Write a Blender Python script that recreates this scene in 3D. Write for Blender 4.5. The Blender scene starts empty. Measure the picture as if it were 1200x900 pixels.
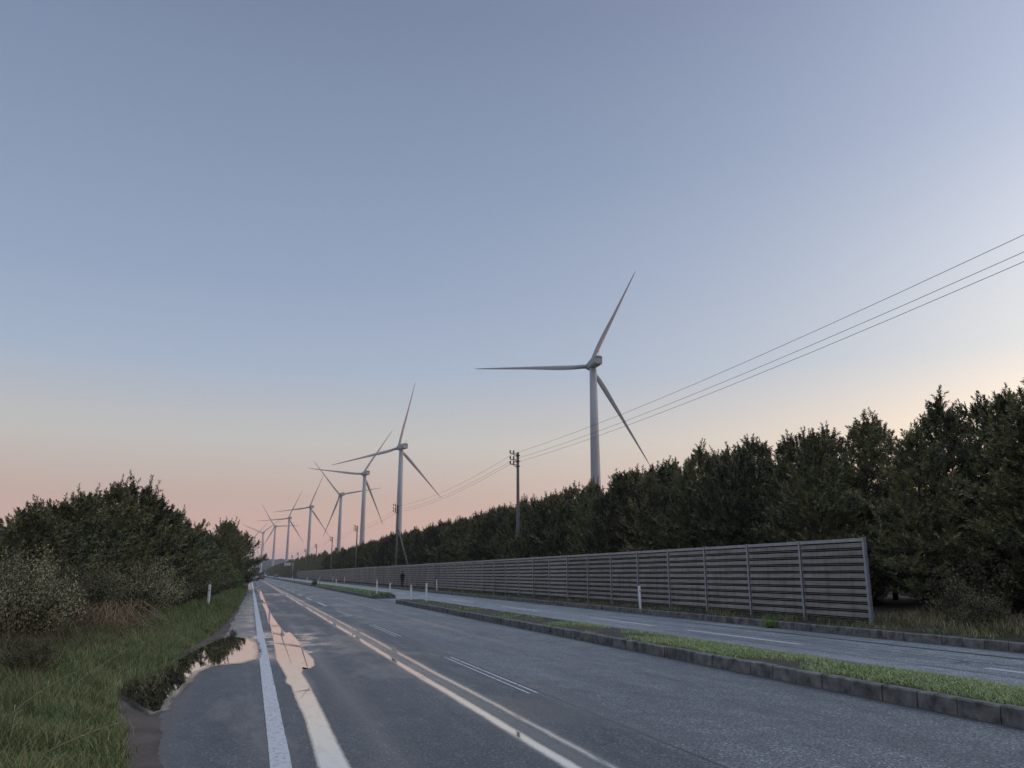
import bpy, bmesh, math, random
import numpy as np
from mathutils import Vector, Matrix, Euler

R = math.radians
scene = bpy.context.scene
C = scene.collection

# ------------------------------------------------------------------ camera
YAW, PITCH, EYE = 17.642, 13.40, 1.62          # the road runs along +Y
cam_d = bpy.data.cameras.new('camera')
cam_d.sensor_width = 36.0
cam_d.lens = 28.08
cam_d.clip_start = 0.1
cam_d.clip_end = 20000
cam = bpy.data.objects.new('camera', cam_d)
cam.location = (0, 0, EYE)
cam.rotation_euler = (R(90 + PITCH), 0, R(-YAW))
C.objects.link(cam)
scene.camera = cam

# ------------------------------------------------------------------ sky and sun
SUN_AZ, SUN_EL = YAW + 75.0, 2.0               # clockwise from +Y
sun_dir = Vector((math.sin(R(SUN_AZ)) * math.cos(R(SUN_EL)), math.cos(R(SUN_AZ)) * math.cos(R(SUN_EL)), math.sin(R(SUN_EL))))
world = bpy.data.worlds.new('World')
scene.world = world
world.use_nodes = True
wt = world.node_tree
wt.nodes.clear()


class NB:
    """tiny node-expression builder"""
    def __init__(self, tree):
        self.t = tree

    def n(self, typ, **kw):
        nd = self.t.nodes.new(typ)
        for k, v in kw.items():
            setattr(nd, k, v)
        return nd

    def put(self, sock, v):
        if isinstance(v, bpy.types.NodeSocket):
            self.t.links.new(v, sock)
        else:
            sock.default_value = v

    def m(self, op, a, b=None, c=None, clamp=False):
        nd = self.n('ShaderNodeMath', operation=op)
        nd.use_clamp = clamp
        self.put(nd.inputs[0], a)
        if b is not None:
            self.put(nd.inputs[1], b)
        if c is not None:
            self.put(nd.inputs[2], c)
        return nd.outputs[0]

    def vm(self, op, a, b=None, scale=None):
        nd = self.n('ShaderNodeVectorMath', operation=op)
        self.put(nd.inputs[0], a)
        if b is not None:
            self.put(nd.inputs[1], b)
        if scale is not None:
            self.put(nd.inputs['Scale'], scale)
        return nd.outputs['Value'] if op in ('DOT_PRODUCT', 'LENGTH') else nd.outputs['Vector']

    def ramp(self, fac, stops, interp='LINEAR'):
        nd = self.n('ShaderNodeValToRGB')
        cr = nd.color_ramp
        cr.interpolation = interp
        while len(cr.elements) > 1:
            cr.elements.remove(cr.elements[-1])
        for i, (p, c) in enumerate(stops):
            e = cr.elements[0] if i == 0 else cr.elements.new(p)
            e.position = p
            e.color = tuple(c) + (1,) if len(c) == 3 else c
        self.put(nd.inputs[0], fac)
        return nd.outputs['Color']

    def smooth(self, v, a, b, lo=0.0, hi=1.0):
        nd = self.n('ShaderNodeMapRange', interpolation_type='SMOOTHSTEP')
        self.put(nd.inputs['Value'], v)
        nd.inputs['From Min'].default_value = a
        nd.inputs['From Max'].default_value = b
        nd.inputs['To Min'].default_value = lo
        nd.inputs['To Max'].default_value = hi
        return nd.outputs['Result']

    def noise(self, vec, scale, detail=3.0, rough=0.55, color=False):
        nd = self.n('ShaderNodeTexNoise')
        self.put(nd.inputs['Vector'], vec)
        nd.inputs['Scale'].default_value = scale
        nd.inputs['Detail'].default_value = detail
        nd.inputs['Roughness'].default_value = rough
        return nd.outputs['Color'] if color else nd.outputs['Fac']

    def mix(self, f, a, b):
        nd = self.n('ShaderNodeMix', data_type='RGBA')
        self.put(nd.inputs[0], f)
        for s, v in ((nd.inputs[6], a), (nd.inputs[7], b)):
            if isinstance(v, (tuple, list)) and len(v) == 3:
                v = tuple(v) + (1,)
            self.put(s, v)
        return nd.outputs[2]

    def mixf(self, f, a, b):
        nd = self.n('ShaderNodeMix', data_type='FLOAT')
        self.put(nd.inputs[0], f)
        self.put(nd.inputs[2], a)
        self.put(nd.inputs[3], b)
        return nd.outputs[0]

    def mapv(self, vec, scale):
        nd = self.n('ShaderNodeMapping')
        self.put(nd.inputs['Vector'], vec)
        nd.inputs['Scale'].default_value = scale
        return nd.outputs[0]


w = NB(wt)
tc = w.n('ShaderNodeTexCoord')
d = w.vm('NORMALIZE', tc.outputs['Generated'])
sx = w.n('ShaderNodeSeparateXYZ')
wt.links.new(d, sx.inputs[0])
elev = w.m('MULTIPLY', w.m('ARCSINE', sx.outputs[2]), 2 / math.pi, clamp=True)   # 0 horizon .. 1 zenith
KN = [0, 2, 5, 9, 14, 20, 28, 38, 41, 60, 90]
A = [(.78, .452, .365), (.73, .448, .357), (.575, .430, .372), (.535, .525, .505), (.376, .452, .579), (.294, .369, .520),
     (.232, .303, .442), (.178, .226, .345), (.172, .22, .345), (.74, .88, 1.12), (1.0, 1.16, 1.42)]  # unseen overhead sky made extra bright, as added light on the ground
B = [(.796, .449, .249), (.786, .448, .239), (.83, .50, .27), (.70, .46, .245), (.42, .345, .21), (.402, .362, .291),
     (.292, .28, .296), (.272, .283, .352), (.275, .285, .35), (.352, .322, .332), (.408, .359, .330)]
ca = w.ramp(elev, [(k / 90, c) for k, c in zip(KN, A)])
cb = w.ramp(elev, [(k / 90, c) for k, c in zip(KN, B)])
glow = w.m('EXPONENT', w.m('MULTIPLY', w.m('SUBTRACT', w.vm('DOT_PRODUCT', d, tuple(sun_dir)), .731), 5.0))
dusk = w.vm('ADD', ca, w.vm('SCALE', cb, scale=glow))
sky = w.n('ShaderNodeTexSky', sky_type='NISHITA', sun_disc=False, sun_elevation=R(SUN_EL), sun_rotation=R(SUN_AZ))
bg_n = w.n('ShaderNodeBackground')
wt.links.new(sky.outputs[0], bg_n.inputs[0])
bg_n.inputs[1].default_value = 0.006
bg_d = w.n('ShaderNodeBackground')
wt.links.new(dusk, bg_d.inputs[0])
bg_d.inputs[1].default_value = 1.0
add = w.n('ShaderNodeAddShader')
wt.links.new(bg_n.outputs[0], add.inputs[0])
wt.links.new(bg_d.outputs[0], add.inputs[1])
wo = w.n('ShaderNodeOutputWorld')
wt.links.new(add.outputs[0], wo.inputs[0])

sl = bpy.data.lights.new('sun', 'SUN')
sl.energy = 1.1
sl.angle = R(0.6)
sl.color = (1.0, .45, .32)
so = bpy.data.objects.new('sun', sl)
so.rotation_euler = (-sun_dir).to_track_quat('-Z', 'Y').to_euler()
C.objects.link(so)

vs = scene.view_settings
vs.view_transform = 'Standard'
vs.look = 'None'
vs.exposure = 0.0
vs.gamma = 1.0
vs.use_curve_mapping = False
scene.cycles.max_bounces = 6
scene.cycles.diffuse_bounces = 3
scene.cycles.glossy_bounces = 3
scene.cycles.transparent_max_bounces = 4
scene.cycles.volume_bounces = 0
scene.cycles.use_denoising = True
scene.cycles.denoising_prefilter = 'NONE'

# ------------------------------------------------------------------ helpers


class MB:
    def __init__(self):
        self.v = []
        self.f = []

    def add(self, vs_, fs_):
        o = len(self.v)
        self.v += [tuple(p) for p in vs_]
        self.f += [tuple(i + o for i in f) for f in fs_]

    def box(self, x0, x1, y0, y1, z0, z1):
        self.add([(x0, y0, z0), (x1, y0, z0), (x1, y1, z0), (x0, y1, z0), (x0, y0, z1), (x1, y0, z1), (x1, y1, z1), (x0, y1, z1)],
                 [(0, 3, 2, 1), (4, 5, 6, 7), (0, 1, 5, 4), (1, 2, 6, 5), (2, 3, 7, 6), (3, 0, 4, 7)])

    def tube(self, pts, rad, n=6, cap=True):
        pts = [Vector(p) for p in pts]
        k = len(pts)
        if not hasattr(rad, '__len__'):
            rad = [rad] * k
        rings = []
        for i, p in enumerate(pts):
            t = (pts[min(i + 1, k - 1)] - pts[max(i - 1, 0)]).normalized()
            a = Vector((0, 0, 1)) if abs(t.z) < .9 else Vector((1, 0, 0))
            u = t.cross(a).normalized()
            v = t.cross(u)
            rings.append([p + (u * math.cos(2 * math.pi * j / n) + v * math.sin(2 * math.pi * j / n)) * rad[i] for j in range(n)])
        fs = []
        for i in range(k - 1):
            for j in range(n):
                fs.append((i * n + j, i * n + (j + 1) % n, (i + 1) * n + (j + 1) % n, (i + 1) * n + j))
        if cap:
            fs.append(tuple(range(n - 1, -1, -1)))
            fs.append(tuple((k - 1) * n + j for j in range(n)))
        self.add([q for r in rings for q in r], fs)

    def lathe(self, prof, n=16, org=(0, 0, 0)):
        vs_ = []
        for r, z in prof:
            for j in range(n):
                a = 2 * math.pi * j / n
                vs_.append((org[0] + r * math.cos(a), org[1] + r * math.sin(a), org[2] + z))
        fs = []
        for i in range(len(prof) - 1):
            for j in range(n):
                fs.append((i * n + j, i * n + (j + 1) % n, (i + 1) * n + (j + 1) % n, (i + 1) * n + j))
        fs.append(tuple(range(n - 1, -1, -1)))
        fs.append(tuple((len(prof) - 1) * n + j for j in range(n)))
        self.add(vs_, fs)

    def mesh(self, name, mat, smooth=False):
        me = bpy.data.meshes.new(name)
        me.from_pydata(self.v, [], self.f)
        me.materials.append(mat)
        if smooth:
            me.polygons.foreach_set('use_smooth', [True] * len(me.polygons))
        me.update()
        return me


def np_mesh(name, verts, loops, starts, mat, tone=None):
    me = bpy.data.meshes.new(name)
    me.vertices.add(len(verts))
    me.vertices.foreach_set('co', np.asarray(verts, dtype=np.float32).ravel())
    me.loops.add(len(loops))
    me.loops.foreach_set('vertex_index', np.asarray(loops, dtype=np.int32))
    me.polygons.add(len(starts))
    me.polygons.foreach_set('loop_start', np.asarray(starts, dtype=np.int32))
    me.update(calc_edges=True)
    if tone is not None:
        at = me.attributes.new('tone', 'FLOAT', 'POINT')
        at.data.foreach_set('value', np.asarray(tone, dtype=np.float32))
    me.materials.append(mat)
    return me


def link(name, me, parent=None, loc=(0, 0, 0), rot=(0, 0, 0), sc=1.0):
    o = bpy.data.objects.new(name, me)
    o.location = loc
    o.rotation_euler = rot
    o.scale = (sc, sc, sc) if not hasattr(sc, '__len__') else sc
    if parent is not None:
        o.parent = parent
    C.objects.link(o)
    return o


def tag(o, label=None, cat=None, group=None, kind=None):
    if label:
        o['label'] = label
    if cat:
        o['category'] = cat
    if group:
        o['group'] = group
    if kind:
        o['kind'] = kind
    return o


def empty(name, loc, label, cat, group=None, rz=0.0, sc=1.0):
    o = link(name, None, None, loc, (0, 0, rz), sc)
    o.empty_display_size = .2
    return tag(o, label, cat, group)


def mat(name, base, rough=.6, spec=.5, metal=0.0):
    m = bpy.data.materials.new(name)
    m.use_nodes = True
    p = m.node_tree.nodes['Principled BSDF']
    p.inputs['Base Color'].default_value = tuple(base) + (1,)
    p.inputs['Roughness'].default_value = rough
    p.inputs['Specular IOR Level'].default_value = spec
    p.inputs['Metallic'].default_value = metal
    return m


def mat_n(name, base, vary=.25, scale=6.0, rough=.6, spec=.4, metal=0.0, bump=0.0, stretch=(1, 1, 1), detail=4.0):
    """principled with noise-varied colour"""
    m = mat(name, base, rough, spec, metal)
    nb = NB(m.node_tree)
    p = m.node_tree.nodes['Principled BSDF']
    g = nb.n('ShaderNodeTexCoord').outputs['Object']
    f = nb.noise(nb.mapv(g, stretch), scale, detail)
    lo = tuple(c * (1 - vary) for c in base)
    hi = tuple(min(1, c * (1 + vary)) for c in base)
    nb.put(p.inputs['Base Color'], nb.ramp(f, [(.3, lo), (.7, hi)]))
    if bump:
        b = nb.n('ShaderNodeBump')
        b.inputs['Strength'].default_value = bump
        b.inputs['Distance'].default_value = .01
        nb.put(b.inputs['Height'], f)
        nb.put(p.inputs['Normal'], b.outputs[0])
    return m


def leaf_mat(name, cols, clump_scale=1.2, rough=.55, spec=.3, objvar=.25, transl=.0, sprig=False):
    """foliage: random per leaf island, clumps by noise, random per plant"""
    m = mat(name, cols[0], rough, spec)
    nb = NB(m.node_tree)
    p = m.node_tree.nodes['Principled BSDF']
    gi = nb.n('ShaderNodeNewGeometry')
    oi = nb.n('ShaderNodeObjectInfo')
    tcn = nb.n('ShaderNodeTexCoord')
    if sprig:       # colour differs from shoot to shoot, a little from needle to needle
        at = nb.n('ShaderNodeAttribute', attribute_name='tone')
        f = nb.m('ADD', nb.m('MULTIPLY', at.outputs['Fac'], .62), nb.m('MULTIPLY', gi.outputs['Random Per Island'], .12))
        f = nb.m('SUBTRACT', f, .10)
    else:
        f = nb.m('MULTIPLY', gi.outputs['Random Per Island'], .5)
    f = nb.m('ADD', f, nb.m('MULTIPLY', nb.noise(tcn.outputs['Object'], clump_scale, 2.0), .6))
    f = nb.m('ADD', f, nb.m('MULTIPLY', nb.m('SUBTRACT', oi.outputs['Random'], .5), objvar))
    n = len(cols)
    nb.put(p.inputs['Base Color'], nb.ramp(f, [(.2 + .65 * i / (n - 1), c) for i, c in enumerate(cols)]))
    if transl:
        tr = nb.n('ShaderNodeBsdfTranslucent')
        nb.put(tr.inputs[0], nb.ramp(f, [(.2 + .65 * i / (n - 1), c) for i, c in enumerate(cols)]))
        mx = nb.n('ShaderNodeMixShader')
        mx.inputs[0].default_value = transl
        out = m.node_tree.nodes['Material Output']
        m.node_tree.links.new(p.outputs[0], mx.inputs[1])
        m.node_tree.links.new(tr.outputs[0], mx.inputs[2])
        m.node_tree.links.new(mx.outputs[0], out.inputs[0])
    return m


# ------------------------------------------------------------------ materials
def road_material():
    m = bpy.data.materials.new('asphalt')
    m.use_nodes = True
    t = m.node_tree
    nb = NB(t)
    p = t.nodes['Principled BSDF']
    pos = nb.n('ShaderNodeNewGeometry').outputs['Position']
    s = nb.n('ShaderNodeSeparateXYZ')
    t.links.new(pos, s.inputs[0])
    X, Y = s.outputs[0], s.outputs[1]
    # slow wander of the wheel tracks and ragged edges
    lowY = nb.noise(nb.mapv(pos, (.05, .10, 0)), 1.0, 2.0)
    rag = nb.noise(nb.mapv(pos, (3.0, 1.2, 0)), 1.0, 5.0, .65)
    fine = nb.noise(pos, 60.0, 3.0, .7)
    XX = nb.m('ADD', X, nb.m('MULTIPLY', nb.m('SUBTRACT', lowY, .5), .14))
    XX = nb.m('ADD', XX, nb.m('MULTIPLY', nb.m('SUBTRACT', rag, .5), .07))
    XX = nb.m('ADD', XX, nb.m('MULTIPLY', nb.m('SUBTRACT', fine, .5), .05))

    def band(c, half, soft):
        return nb.smooth(nb.m('ABSOLUTE', nb.m('SUBTRACT', XX, c)), half + soft, half - soft)

    def yband(a, b, soft):
        return nb.m('MULTIPLY', nb.smooth(Y, a - soft, a + soft), nb.smooth(Y, b + soft, b - soft))
    patch = nb.smooth(nb.noise(nb.mapv(pos, (.5, .22, 0)), 1.0, 3.0), .40, .62)
    streak = nb.smooth(nb.noise(nb.mapv(pos, (2.4, .10, 0)), 1.0, 3.0), .45, .7)
    across = nb.smooth(nb.noise(nb.mapv(pos, (1.1, .55, 0)), 1.0, 5.0, .62), .38, .60)
    wet = nb.m('MULTIPLY', band(2.77, .075, .09), nb.smooth(lowY, .15, .4, .85, 1.0))
    wet = nb.m('MAXIMUM', wet, nb.m('MULTIPLY', band(3.10, .06, .12), nb.smooth(Y, 9.0, 14.0, .84, .95)))
    wet = nb.m('MAXIMUM', wet, nb.m('MULTIPLY', band(2.93, .26, .30), .44))
    wet = nb.m('MAXIMUM', wet, nb.m('MULTIPLY', nb.m('MULTIPLY', band(1.38, .0, .42), yband(4, 30, 6)), .60))
    wet = nb.m('MAXIMUM', wet, nb.m('MULTIPLY', nb.m('MULTIPLY', band(1.0, .35, .20), .32), streak))
    # wet sheet running across shoulder and lane
    cross = nb.m('MULTIPLY', nb.m('MULTIPLY', yband(17.0, 25.0, 1.2), nb.smooth(X, 2.9, 1.2)), across)
    wet = nb.m('MAXIMUM', wet, nb.m('MULTIPLY', cross, .75))
    cross2 = nb.m('MULTIPLY', nb.m('MULTIPLY', yband(66.0, 74.0, 6.0), nb.smooth(X, 3.4, 2.2)), nb.m('MULTIPLY', across, .7))
    wet = nb.m('MAXIMUM', wet, cross2)
    sh = nb.m('MULTIPLY', nb.m('MULTIPLY', nb.smooth(X, .35, .15), nb.smooth(Y, 20.0, 27.0)), nb.mixf(across, .30, .62))
    wet = nb.m('MAXIMUM', wet, sh)
    lane2 = nb.m('MULTIPLY', nb.m('MULTIPLY', band(5.9, .03, .30), yband(15, 60, 6)), .50)
    wet = nb.m('MAXIMUM', wet, lane2)
    wet = nb.m('MAXIMUM', wet, nb.m('MULTIPLY', nb.m('MULTIPLY', patch, streak), .22))
    # opposite carriageway is damp all over, with darker drier streaks
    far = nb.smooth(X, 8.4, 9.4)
    tracks = nb.smooth(nb.noise(nb.mapv(pos, (1.3, .05, 0)), 1.0, 4.0, .6), .42, .60)
    wet = nb.m('MAXIMUM', wet, nb.m('MULTIPLY', far, nb.mixf(tracks, .04, .20)))
    wet = nb.m('ADD', wet, nb.m('MULTIPLY', nb.m('SUBTRACT', fine, .5), .12), clamp=True)

    grit = nb.noise(pos, 34.0, 4.0, .8)
    vor = nb.n('ShaderNodeTexVoronoi')
    nb.put(vor.inputs['Vector'], pos)
    vor.inputs['Scale'].default_value = 52.0
    stones = nb.ramp(vor.outputs['Color'], [(0, (.22, .22, .22)), (.45, (.75, .75, .75)), (.80, (1.25, 1.25, 1.25)), (.92, (2.5, 2.5, 2.5))])
    base = nb.ramp(grit, [(.38, (.020, .023, .026)), (.50, (.072, .078, .084)), (.62, (.170, .180, .186))])
    base = nb.mix(.9, base, nb.vm('MULTIPLY', base, stones))
    big = nb.noise(nb.mapv(pos, (.9, .12, 0)), 1.0, 4.0, .6)
    base = nb.vm('MULTIPLY', base, nb.ramp(big, [(.3, (.68, .68, .70)), (.7, (1.28, 1.27, 1.25))]))
    mott = nb.noise(nb.mapv(pos, (1, .6, 1)), 3.2, 4.0, .62)
    base = nb.vm('MULTIPLY', base, nb.ramp(mott, [(.3, (.72, .72, .72)), (.55, (1.04, 1.04, 1.04)), (.72, (1.3, 1.29, 1.27))]))
    ck = nb.n('ShaderNodeTexVoronoi', feature='DISTANCE_TO_EDGE')
    nb.put(ck.inputs['Vector'], nb.vm('ADD', nb.mapv(pos, (.34, .16, 0)), nb.vm('SCALE', nb.noise(pos, .9, 4.0, .6, color=True), scale=.35)))
    ck.inputs['Scale'].default_value = 1.0
    crack = nb.m('MULTIPLY', nb.smooth(ck.outputs['Distance'], .012, .003), nb.smooth(nb.noise(nb.mapv(pos, (.5, .2, 0)), 1.0, 2.0), .52, .62))
    base = nb.mix(nb.m('MULTIPLY', crack, .75), base, (.02, .021, .024))
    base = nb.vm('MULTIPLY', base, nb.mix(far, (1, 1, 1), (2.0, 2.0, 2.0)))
    # second lane is older and paler
    pale = nb.smooth(XX, 3.8, 4.1)
    dampp = nb.smooth(nb.noise(nb.mapv(pos, (.55, .16, 0)), 1.0, 5.0, .6), .50, .60)
    dampp = nb.m('MULTIPLY', dampp, nb.smooth(X, 9.0, 3.0, .35, 1.0))
    base = nb.vm('MULTIPLY', base, nb.mix(dampp, (1.05, 1.05, 1.05), (.70, .70, .71)))
    worn = nb.m('MAXIMUM', band(5.0, .15, .35), band(6.75, .15, .35))
    base = nb.vm('MULTIPLY', base, nb.mix(worn, (1, 1, 1), (1.16, 1.16, 1.15)))
    base = nb.vm('MULTIPLY', base, nb.mix(pale, (.76, .76, .77), (1.45, 1.44, 1.42)))
    gut = nb.m('MAXIMUM', nb.smooth(XX, 7.82, 8.04), nb.smooth(X, 15.5, 15.68))
    gut = nb.m('MULTIPLY', gut, nb.m('MAXIMUM', nb.smooth(X, 8.3, 8.2), nb.smooth(X, 15.4, 15.5)))
    base = nb.mix(nb.m('MULTIPLY', gut, .75), base, (.026, .025, .024))
    # seam between the lanes and tar lines on the opposite carriageway
    seam = nb.m('MULTIPLY', nb.m('MULTIPLY', band(4.02, .020, .018), nb.smooth(rag, .25, .42)), .92)
    XT = nb.m('ADD', X, nb.m('MULTIPLY', nb.m('SUBTRACT', lowY, .5), .10))
    for cx, hw, st_ in ((11.87, .02, .85), (13.2, .022, .85), (14.5, .085, .95)):
        tar = nb.smooth(nb.m('ABSOLUTE', nb.m('SUBTRACT', XT, cx)), hw + .022, hw)
        tar = nb.m('MULTIPLY', tar, nb.smooth(Y, 34.0, 24.0, .25, st_))
        seam = nb.m('MAXIMUM', seam, nb.m('MULTIPLY', tar, nb.smooth(rag, .25, .45, .55, 1)))
    base = nb.mix(seam, base, (.018, .019, .022))
    base = nb.mix(nb.m('MULTIPLY', wet, .55), base, (.02, .021, .024))
    # mud creeping in from the verge
    mud = nb.m('MULTIPLY', nb.smooth(XX, -.50, -.86), nb.smooth(Y, 19.0, 12.0))
    base = nb.mix(nb.m('MULTIPLY', mud, nb.smooth(rag, .35, .5, .35, 1)), base, (.085, .066, .056))
    film = nb.m('MULTIPLY', nb.smooth(wet, .34, .95), .74)
    gl = nb.n('ShaderNodeBsdfGlossy')
    gl.inputs['Color'].default_value = (.97, .97, .98, 1)
    nb.put(gl.inputs['Roughness'], nb.smooth(wet, .3, .9, .30, .05))
    mx = nb.n('ShaderNodeMixShader')
    nb.put(mx.inputs[0], film)
    t.links.new(p.outputs[0], mx.inputs[1])
    t.links.new(gl.outputs[0], mx.inputs[2])
    t.links.new(mx.outputs[0], t.nodes['Material Output'].inputs['Surface'])
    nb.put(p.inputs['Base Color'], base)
    rg = nb.mixf(wet, nb.mixf(dampp, .52, .36), .035)
    rg = nb.m('ADD', rg, nb.m('MULTIPLY', far, .02), clamp=True)
    nb.put(p.inputs['Roughness'], rg)
    nb.put(p.inputs['IOR'], nb.mixf(wet, 1.5, 1.7))
    b = nb.n('ShaderNodeBump')
    b.inputs['Distance'].default_value = .004
    nb.put(b.inputs['Strength'], nb.mixf(nb.smooth(wet, .2, .75), .55, 0.0))
    nb.put(b.inputs['Height'], nb.m('ADD', vor.outputs['Distance'], grit))
    nb.put(p.inputs['Normal'], b.outputs[0])
    return m


def paint_material():
    m = mat('road_paint', (.62, .62, .62), .45, .5)
    nb = NB(m.node_tree)
    p = m.node_tree.nodes['Principled BSDF']
    pos = nb.n('ShaderNodeNewGeometry').outputs['Position']
    wear = nb.smooth(nb.noise(pos, 17.0, 6.0, .75), .38, .48)
    grain = nb.noise(pos, 160.0, 2.0, .7)
    c = nb.mix(wear, (.20, .21, .22), nb.ramp(grain, [(.32, (.34, .345, .36)), (.68, (.70, .70, .71))]))
    nb.put(p.inputs['Base Color'], c)
    b = nb.n('ShaderNodeBump')
    b.inputs['Strength'].default_value = .5
    b.inputs['Distance'].default_value = .004
    nb.put(b.inputs['Height'], grain)
    nb.put(p.inputs['Normal'], b.outputs[0])
    return m


def soil_material(name, c0, c1, c2):
    m = mat(name, c0, .85, .25)
    nb = NB(m.node_tree)
    p = m.node_tree.nodes['Principled BSDF']
    pos = nb.n('ShaderNodeNewGeometry').outputs['Position']
    a = nb.noise(pos, 1.3, 5.0, .65)
    b_ = nb.noise(pos, 28.0, 4.0, .7)
    f = nb.m('ADD', nb.m('MULTIPLY', a, .6), nb.m('MULTIPLY', b_, .4))
    nb.put(p.inputs['Base Color'], nb.ramp(f, [(.35, c0), (.5, c1), (.65, c2)]))
    b = nb.n('ShaderNodeBump')
    b.inputs['Strength'].default_value = .8
    b.inputs['Distance'].default_value = .02
    nb.put(b.inputs['Height'], b_)
    nb.put(p.inputs['Normal'], b.outputs[0])
    return m


M = {}
M['road'] = road_material()
M['paint'] = paint_material()
M['verge'] = soil_material('verge_soil', (.030, .032, .018), (.045, .046, .026), (.07, .055, .036))
M['forest_floor'] = soil_material('forest_floor', (.022, .018, .012), (.045, .036, .024), (.06, .055, .03))
M['dirt'] = soil_material('mud', (.060, .045, .037), (.105, .078, .064), (.15, .112, .092))
M['median'] = soil_material('median_soil', (.040, .034, .026), (.075, .062, .048), (.10, .09, .062))
M['kerb'] = mat_n('kerb_concrete', (.145, .14, .13), .6, 5.0, .75, .3, bump=.6)
M['water'] = bpy.data.materials.new('puddle_water')
M['water'].use_nodes = True
_t = M['water'].node_tree
_p = _t.nodes['Principled BSDF']
_p.inputs['Base Color'].default_value = (.012, .012, .012, 1)
_p.inputs['Roughness'].default_value = .015
_g = _t.nodes.new('ShaderNodeBsdfGlossy')
_g.inputs['Color'].default_value = (.97, .97, .98, 1)
_g.inputs['Roughness'].default_value = .012
_m = _t.nodes.new('ShaderNodeMixShader')
_nb = NB(_t)
_ps = _nb.n('ShaderNodeNewGeometry').outputs['Position']
_nb.put(_m.inputs[0], _nb.smooth(_nb.noise(_nb.mapv(_ps, (7.0, 1.6, 0)), 1.0, 5.0, .65), .30, .55, .62, .76))
_bp = _nb.n('ShaderNodeBump')
_bp.inputs['Strength'].default_value = .010
_bp.inputs['Distance'].default_value = .02
_nb.put(_bp.inputs['Height'], _nb.noise(_nb.mapv(_ps, (5.0, 2.5, 0)), 1.0, 2.0))
_t.links.new(_bp.outputs[0], _g.inputs['Normal'])
_t.links.new(_p.outputs[0], _m.inputs[1])
_t.links.new(_g.outputs[0], _m.inputs[2])
_t.links.new(_m.outputs[0], _t.nodes['Material Output'].inputs['Surface'])
M['grass'] = leaf_mat('grass_blades', [(.042, .056, .022), (.105, .150, .050), (.20, .24, .085), (.33, .30, .15)], .9, .5, .3)
M['weed'] = leaf_mat('median_weeds', [(.085, .12, .045), (.21, .31, .115), (.35, .45, .20), (.44, .43, .22)], .8, .5, .3)
M['drygrass'] = leaf_mat('dry_grass', [(.09, .075, .04), (.21, .17, .09), (.33, .27, .16)], .9, .6, .2)
M['pine'] = leaf_mat('pine_needles', [(.018, .022, .011), (.066, .074, .034), (.160, .165, .072), (.265, .242, .112)], 1.4, .5, .35, .3, sprig=True)
M['pine_brown'] = leaf_mat('pine_needles_browned', [(.035, .038, .024), (.080, .066, .038), (.13, .09, .052)], 1.4, .55, .3, .3, sprig=True)
M['bark'] = mat_n('pine_bark', (.075, .058, .046), .4, 9.0, .85, .2, bump=.5)
M['silver'] = leaf_mat('silver_leaves', [(.066, .058, .028), (.205, .188, .096), (.40, .375, .225)], 1.6, .6, .25, sprig=True)
M['olive'] = leaf_mat('dark_shrub_leaves', [(.045, .040, .022), (.11, .102, .052), (.215, .20, .11)], 1.6, .6, .25, sprig=True)
M['lime'] = leaf_mat('young_leaves', [(.08, .13, .025), (.15, .24, .05), (.24, .34, .08)], 1.5, .5, .3)
M['twig'] = mat_n('twig', (.085, .065, .05), .35, 12, .8, .2)
M['dead'] = leaf_mat('dead_stems', [(.10, .066, .038), (.21, .145, .085), (.33, .24, .14)], 1.4, .7, .2)
M['turbine'] = mat_n('turbine_paint', (.37, .39, .41), .04, .3, .6, .3)
M['turbine_dark'] = mat('turbine_grille', (.06, .065, .07), .5)
M['louvre'] = mat_n('barrier_louvre', (.240, .222, .198), .28, 3.0, .6, .3, stretch=(1, .3, 4))
_nb = NB(M['louvre'].node_tree)
_p = M['louvre'].node_tree.nodes['Principled BSDF']
_src = _p.inputs['Base Color'].links[0].from_socket
_rnd = _nb.n('ShaderNodeObjectInfo').outputs['Random']
_ps = _nb.n('ShaderNodeNewGeometry').outputs['Position']
_st = _nb.noise(_nb.mapv(_ps, (1, 5.0, .5)), 1.0, 4.0, .65)
_k = _nb.m('MULTIPLY', _nb.m('ADD', .86, _nb.m('MULTIPLY', _rnd, .28)), _nb.smooth(_st, .30, .55, .78, 1.12))
_nb.put(_p.inputs['Base Color'], _nb.vm('SCALE', _src, scale=_k))
M['galv'] = mat_n('galvanised_steel', (.34, .36, .375), .18, 5.0, .42, .5, .4)
M['pole'] = mat_n('pole_concrete', (.125, .110, .104), .2, 3.0, .75, .3, stretch=(1, 1, .3))
M['insul'] = mat('insulator', (.035, .03, .03), .3)
M['wire'] = mat('wire_cable', (.03, .03, .032), .5)
M['post_white'] = mat_n('post_white', (.85, .85, .85), .10, 9.0, .5, .4)
M['post_orange'] = mat('reflector_orange', (.62, .26, .06), .4)
M['post_grey'] = mat('reflector_disc', (.45, .46, .47), .25)
M['cloth'] = mat_n('dark_clothes', (.018, .018, .022), .3, 8, .8, .2)
M['skin'] = mat('skin', (.34, .21, .15), .6)
M['hair'] = mat('hair', (.012, .011, .010), .6)
M['car_dark'] = mat('car_paint_dark', (.03, .032, .038), .25)
M['car_white'] = mat('car_paint_white', (.66, .66, .66), .3)
M['glass'] = mat('car_glass', (.02, .025, .03), .08)
M['tyre'] = mat('tyre', (.02, .02, .02), .8)
M['sign'] = mat('sign_panel', (.50, .52, .53), .4)
M['wall'] = mat_n('building_wall', (.50, .50, .50), .1, .5, .8)
M['hill'] = soil_material('hill_woods', (.020, .028, .018), (.03, .04, .025), (.04, .05, .03))
M['lamp'] = mat('lamp_lens', (.5, .3, .08), .3)

rng = np.random.default_rng(7)
random.seed(7)

# ------------------------------------------------------------------ ground, roads, kerbs


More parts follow.
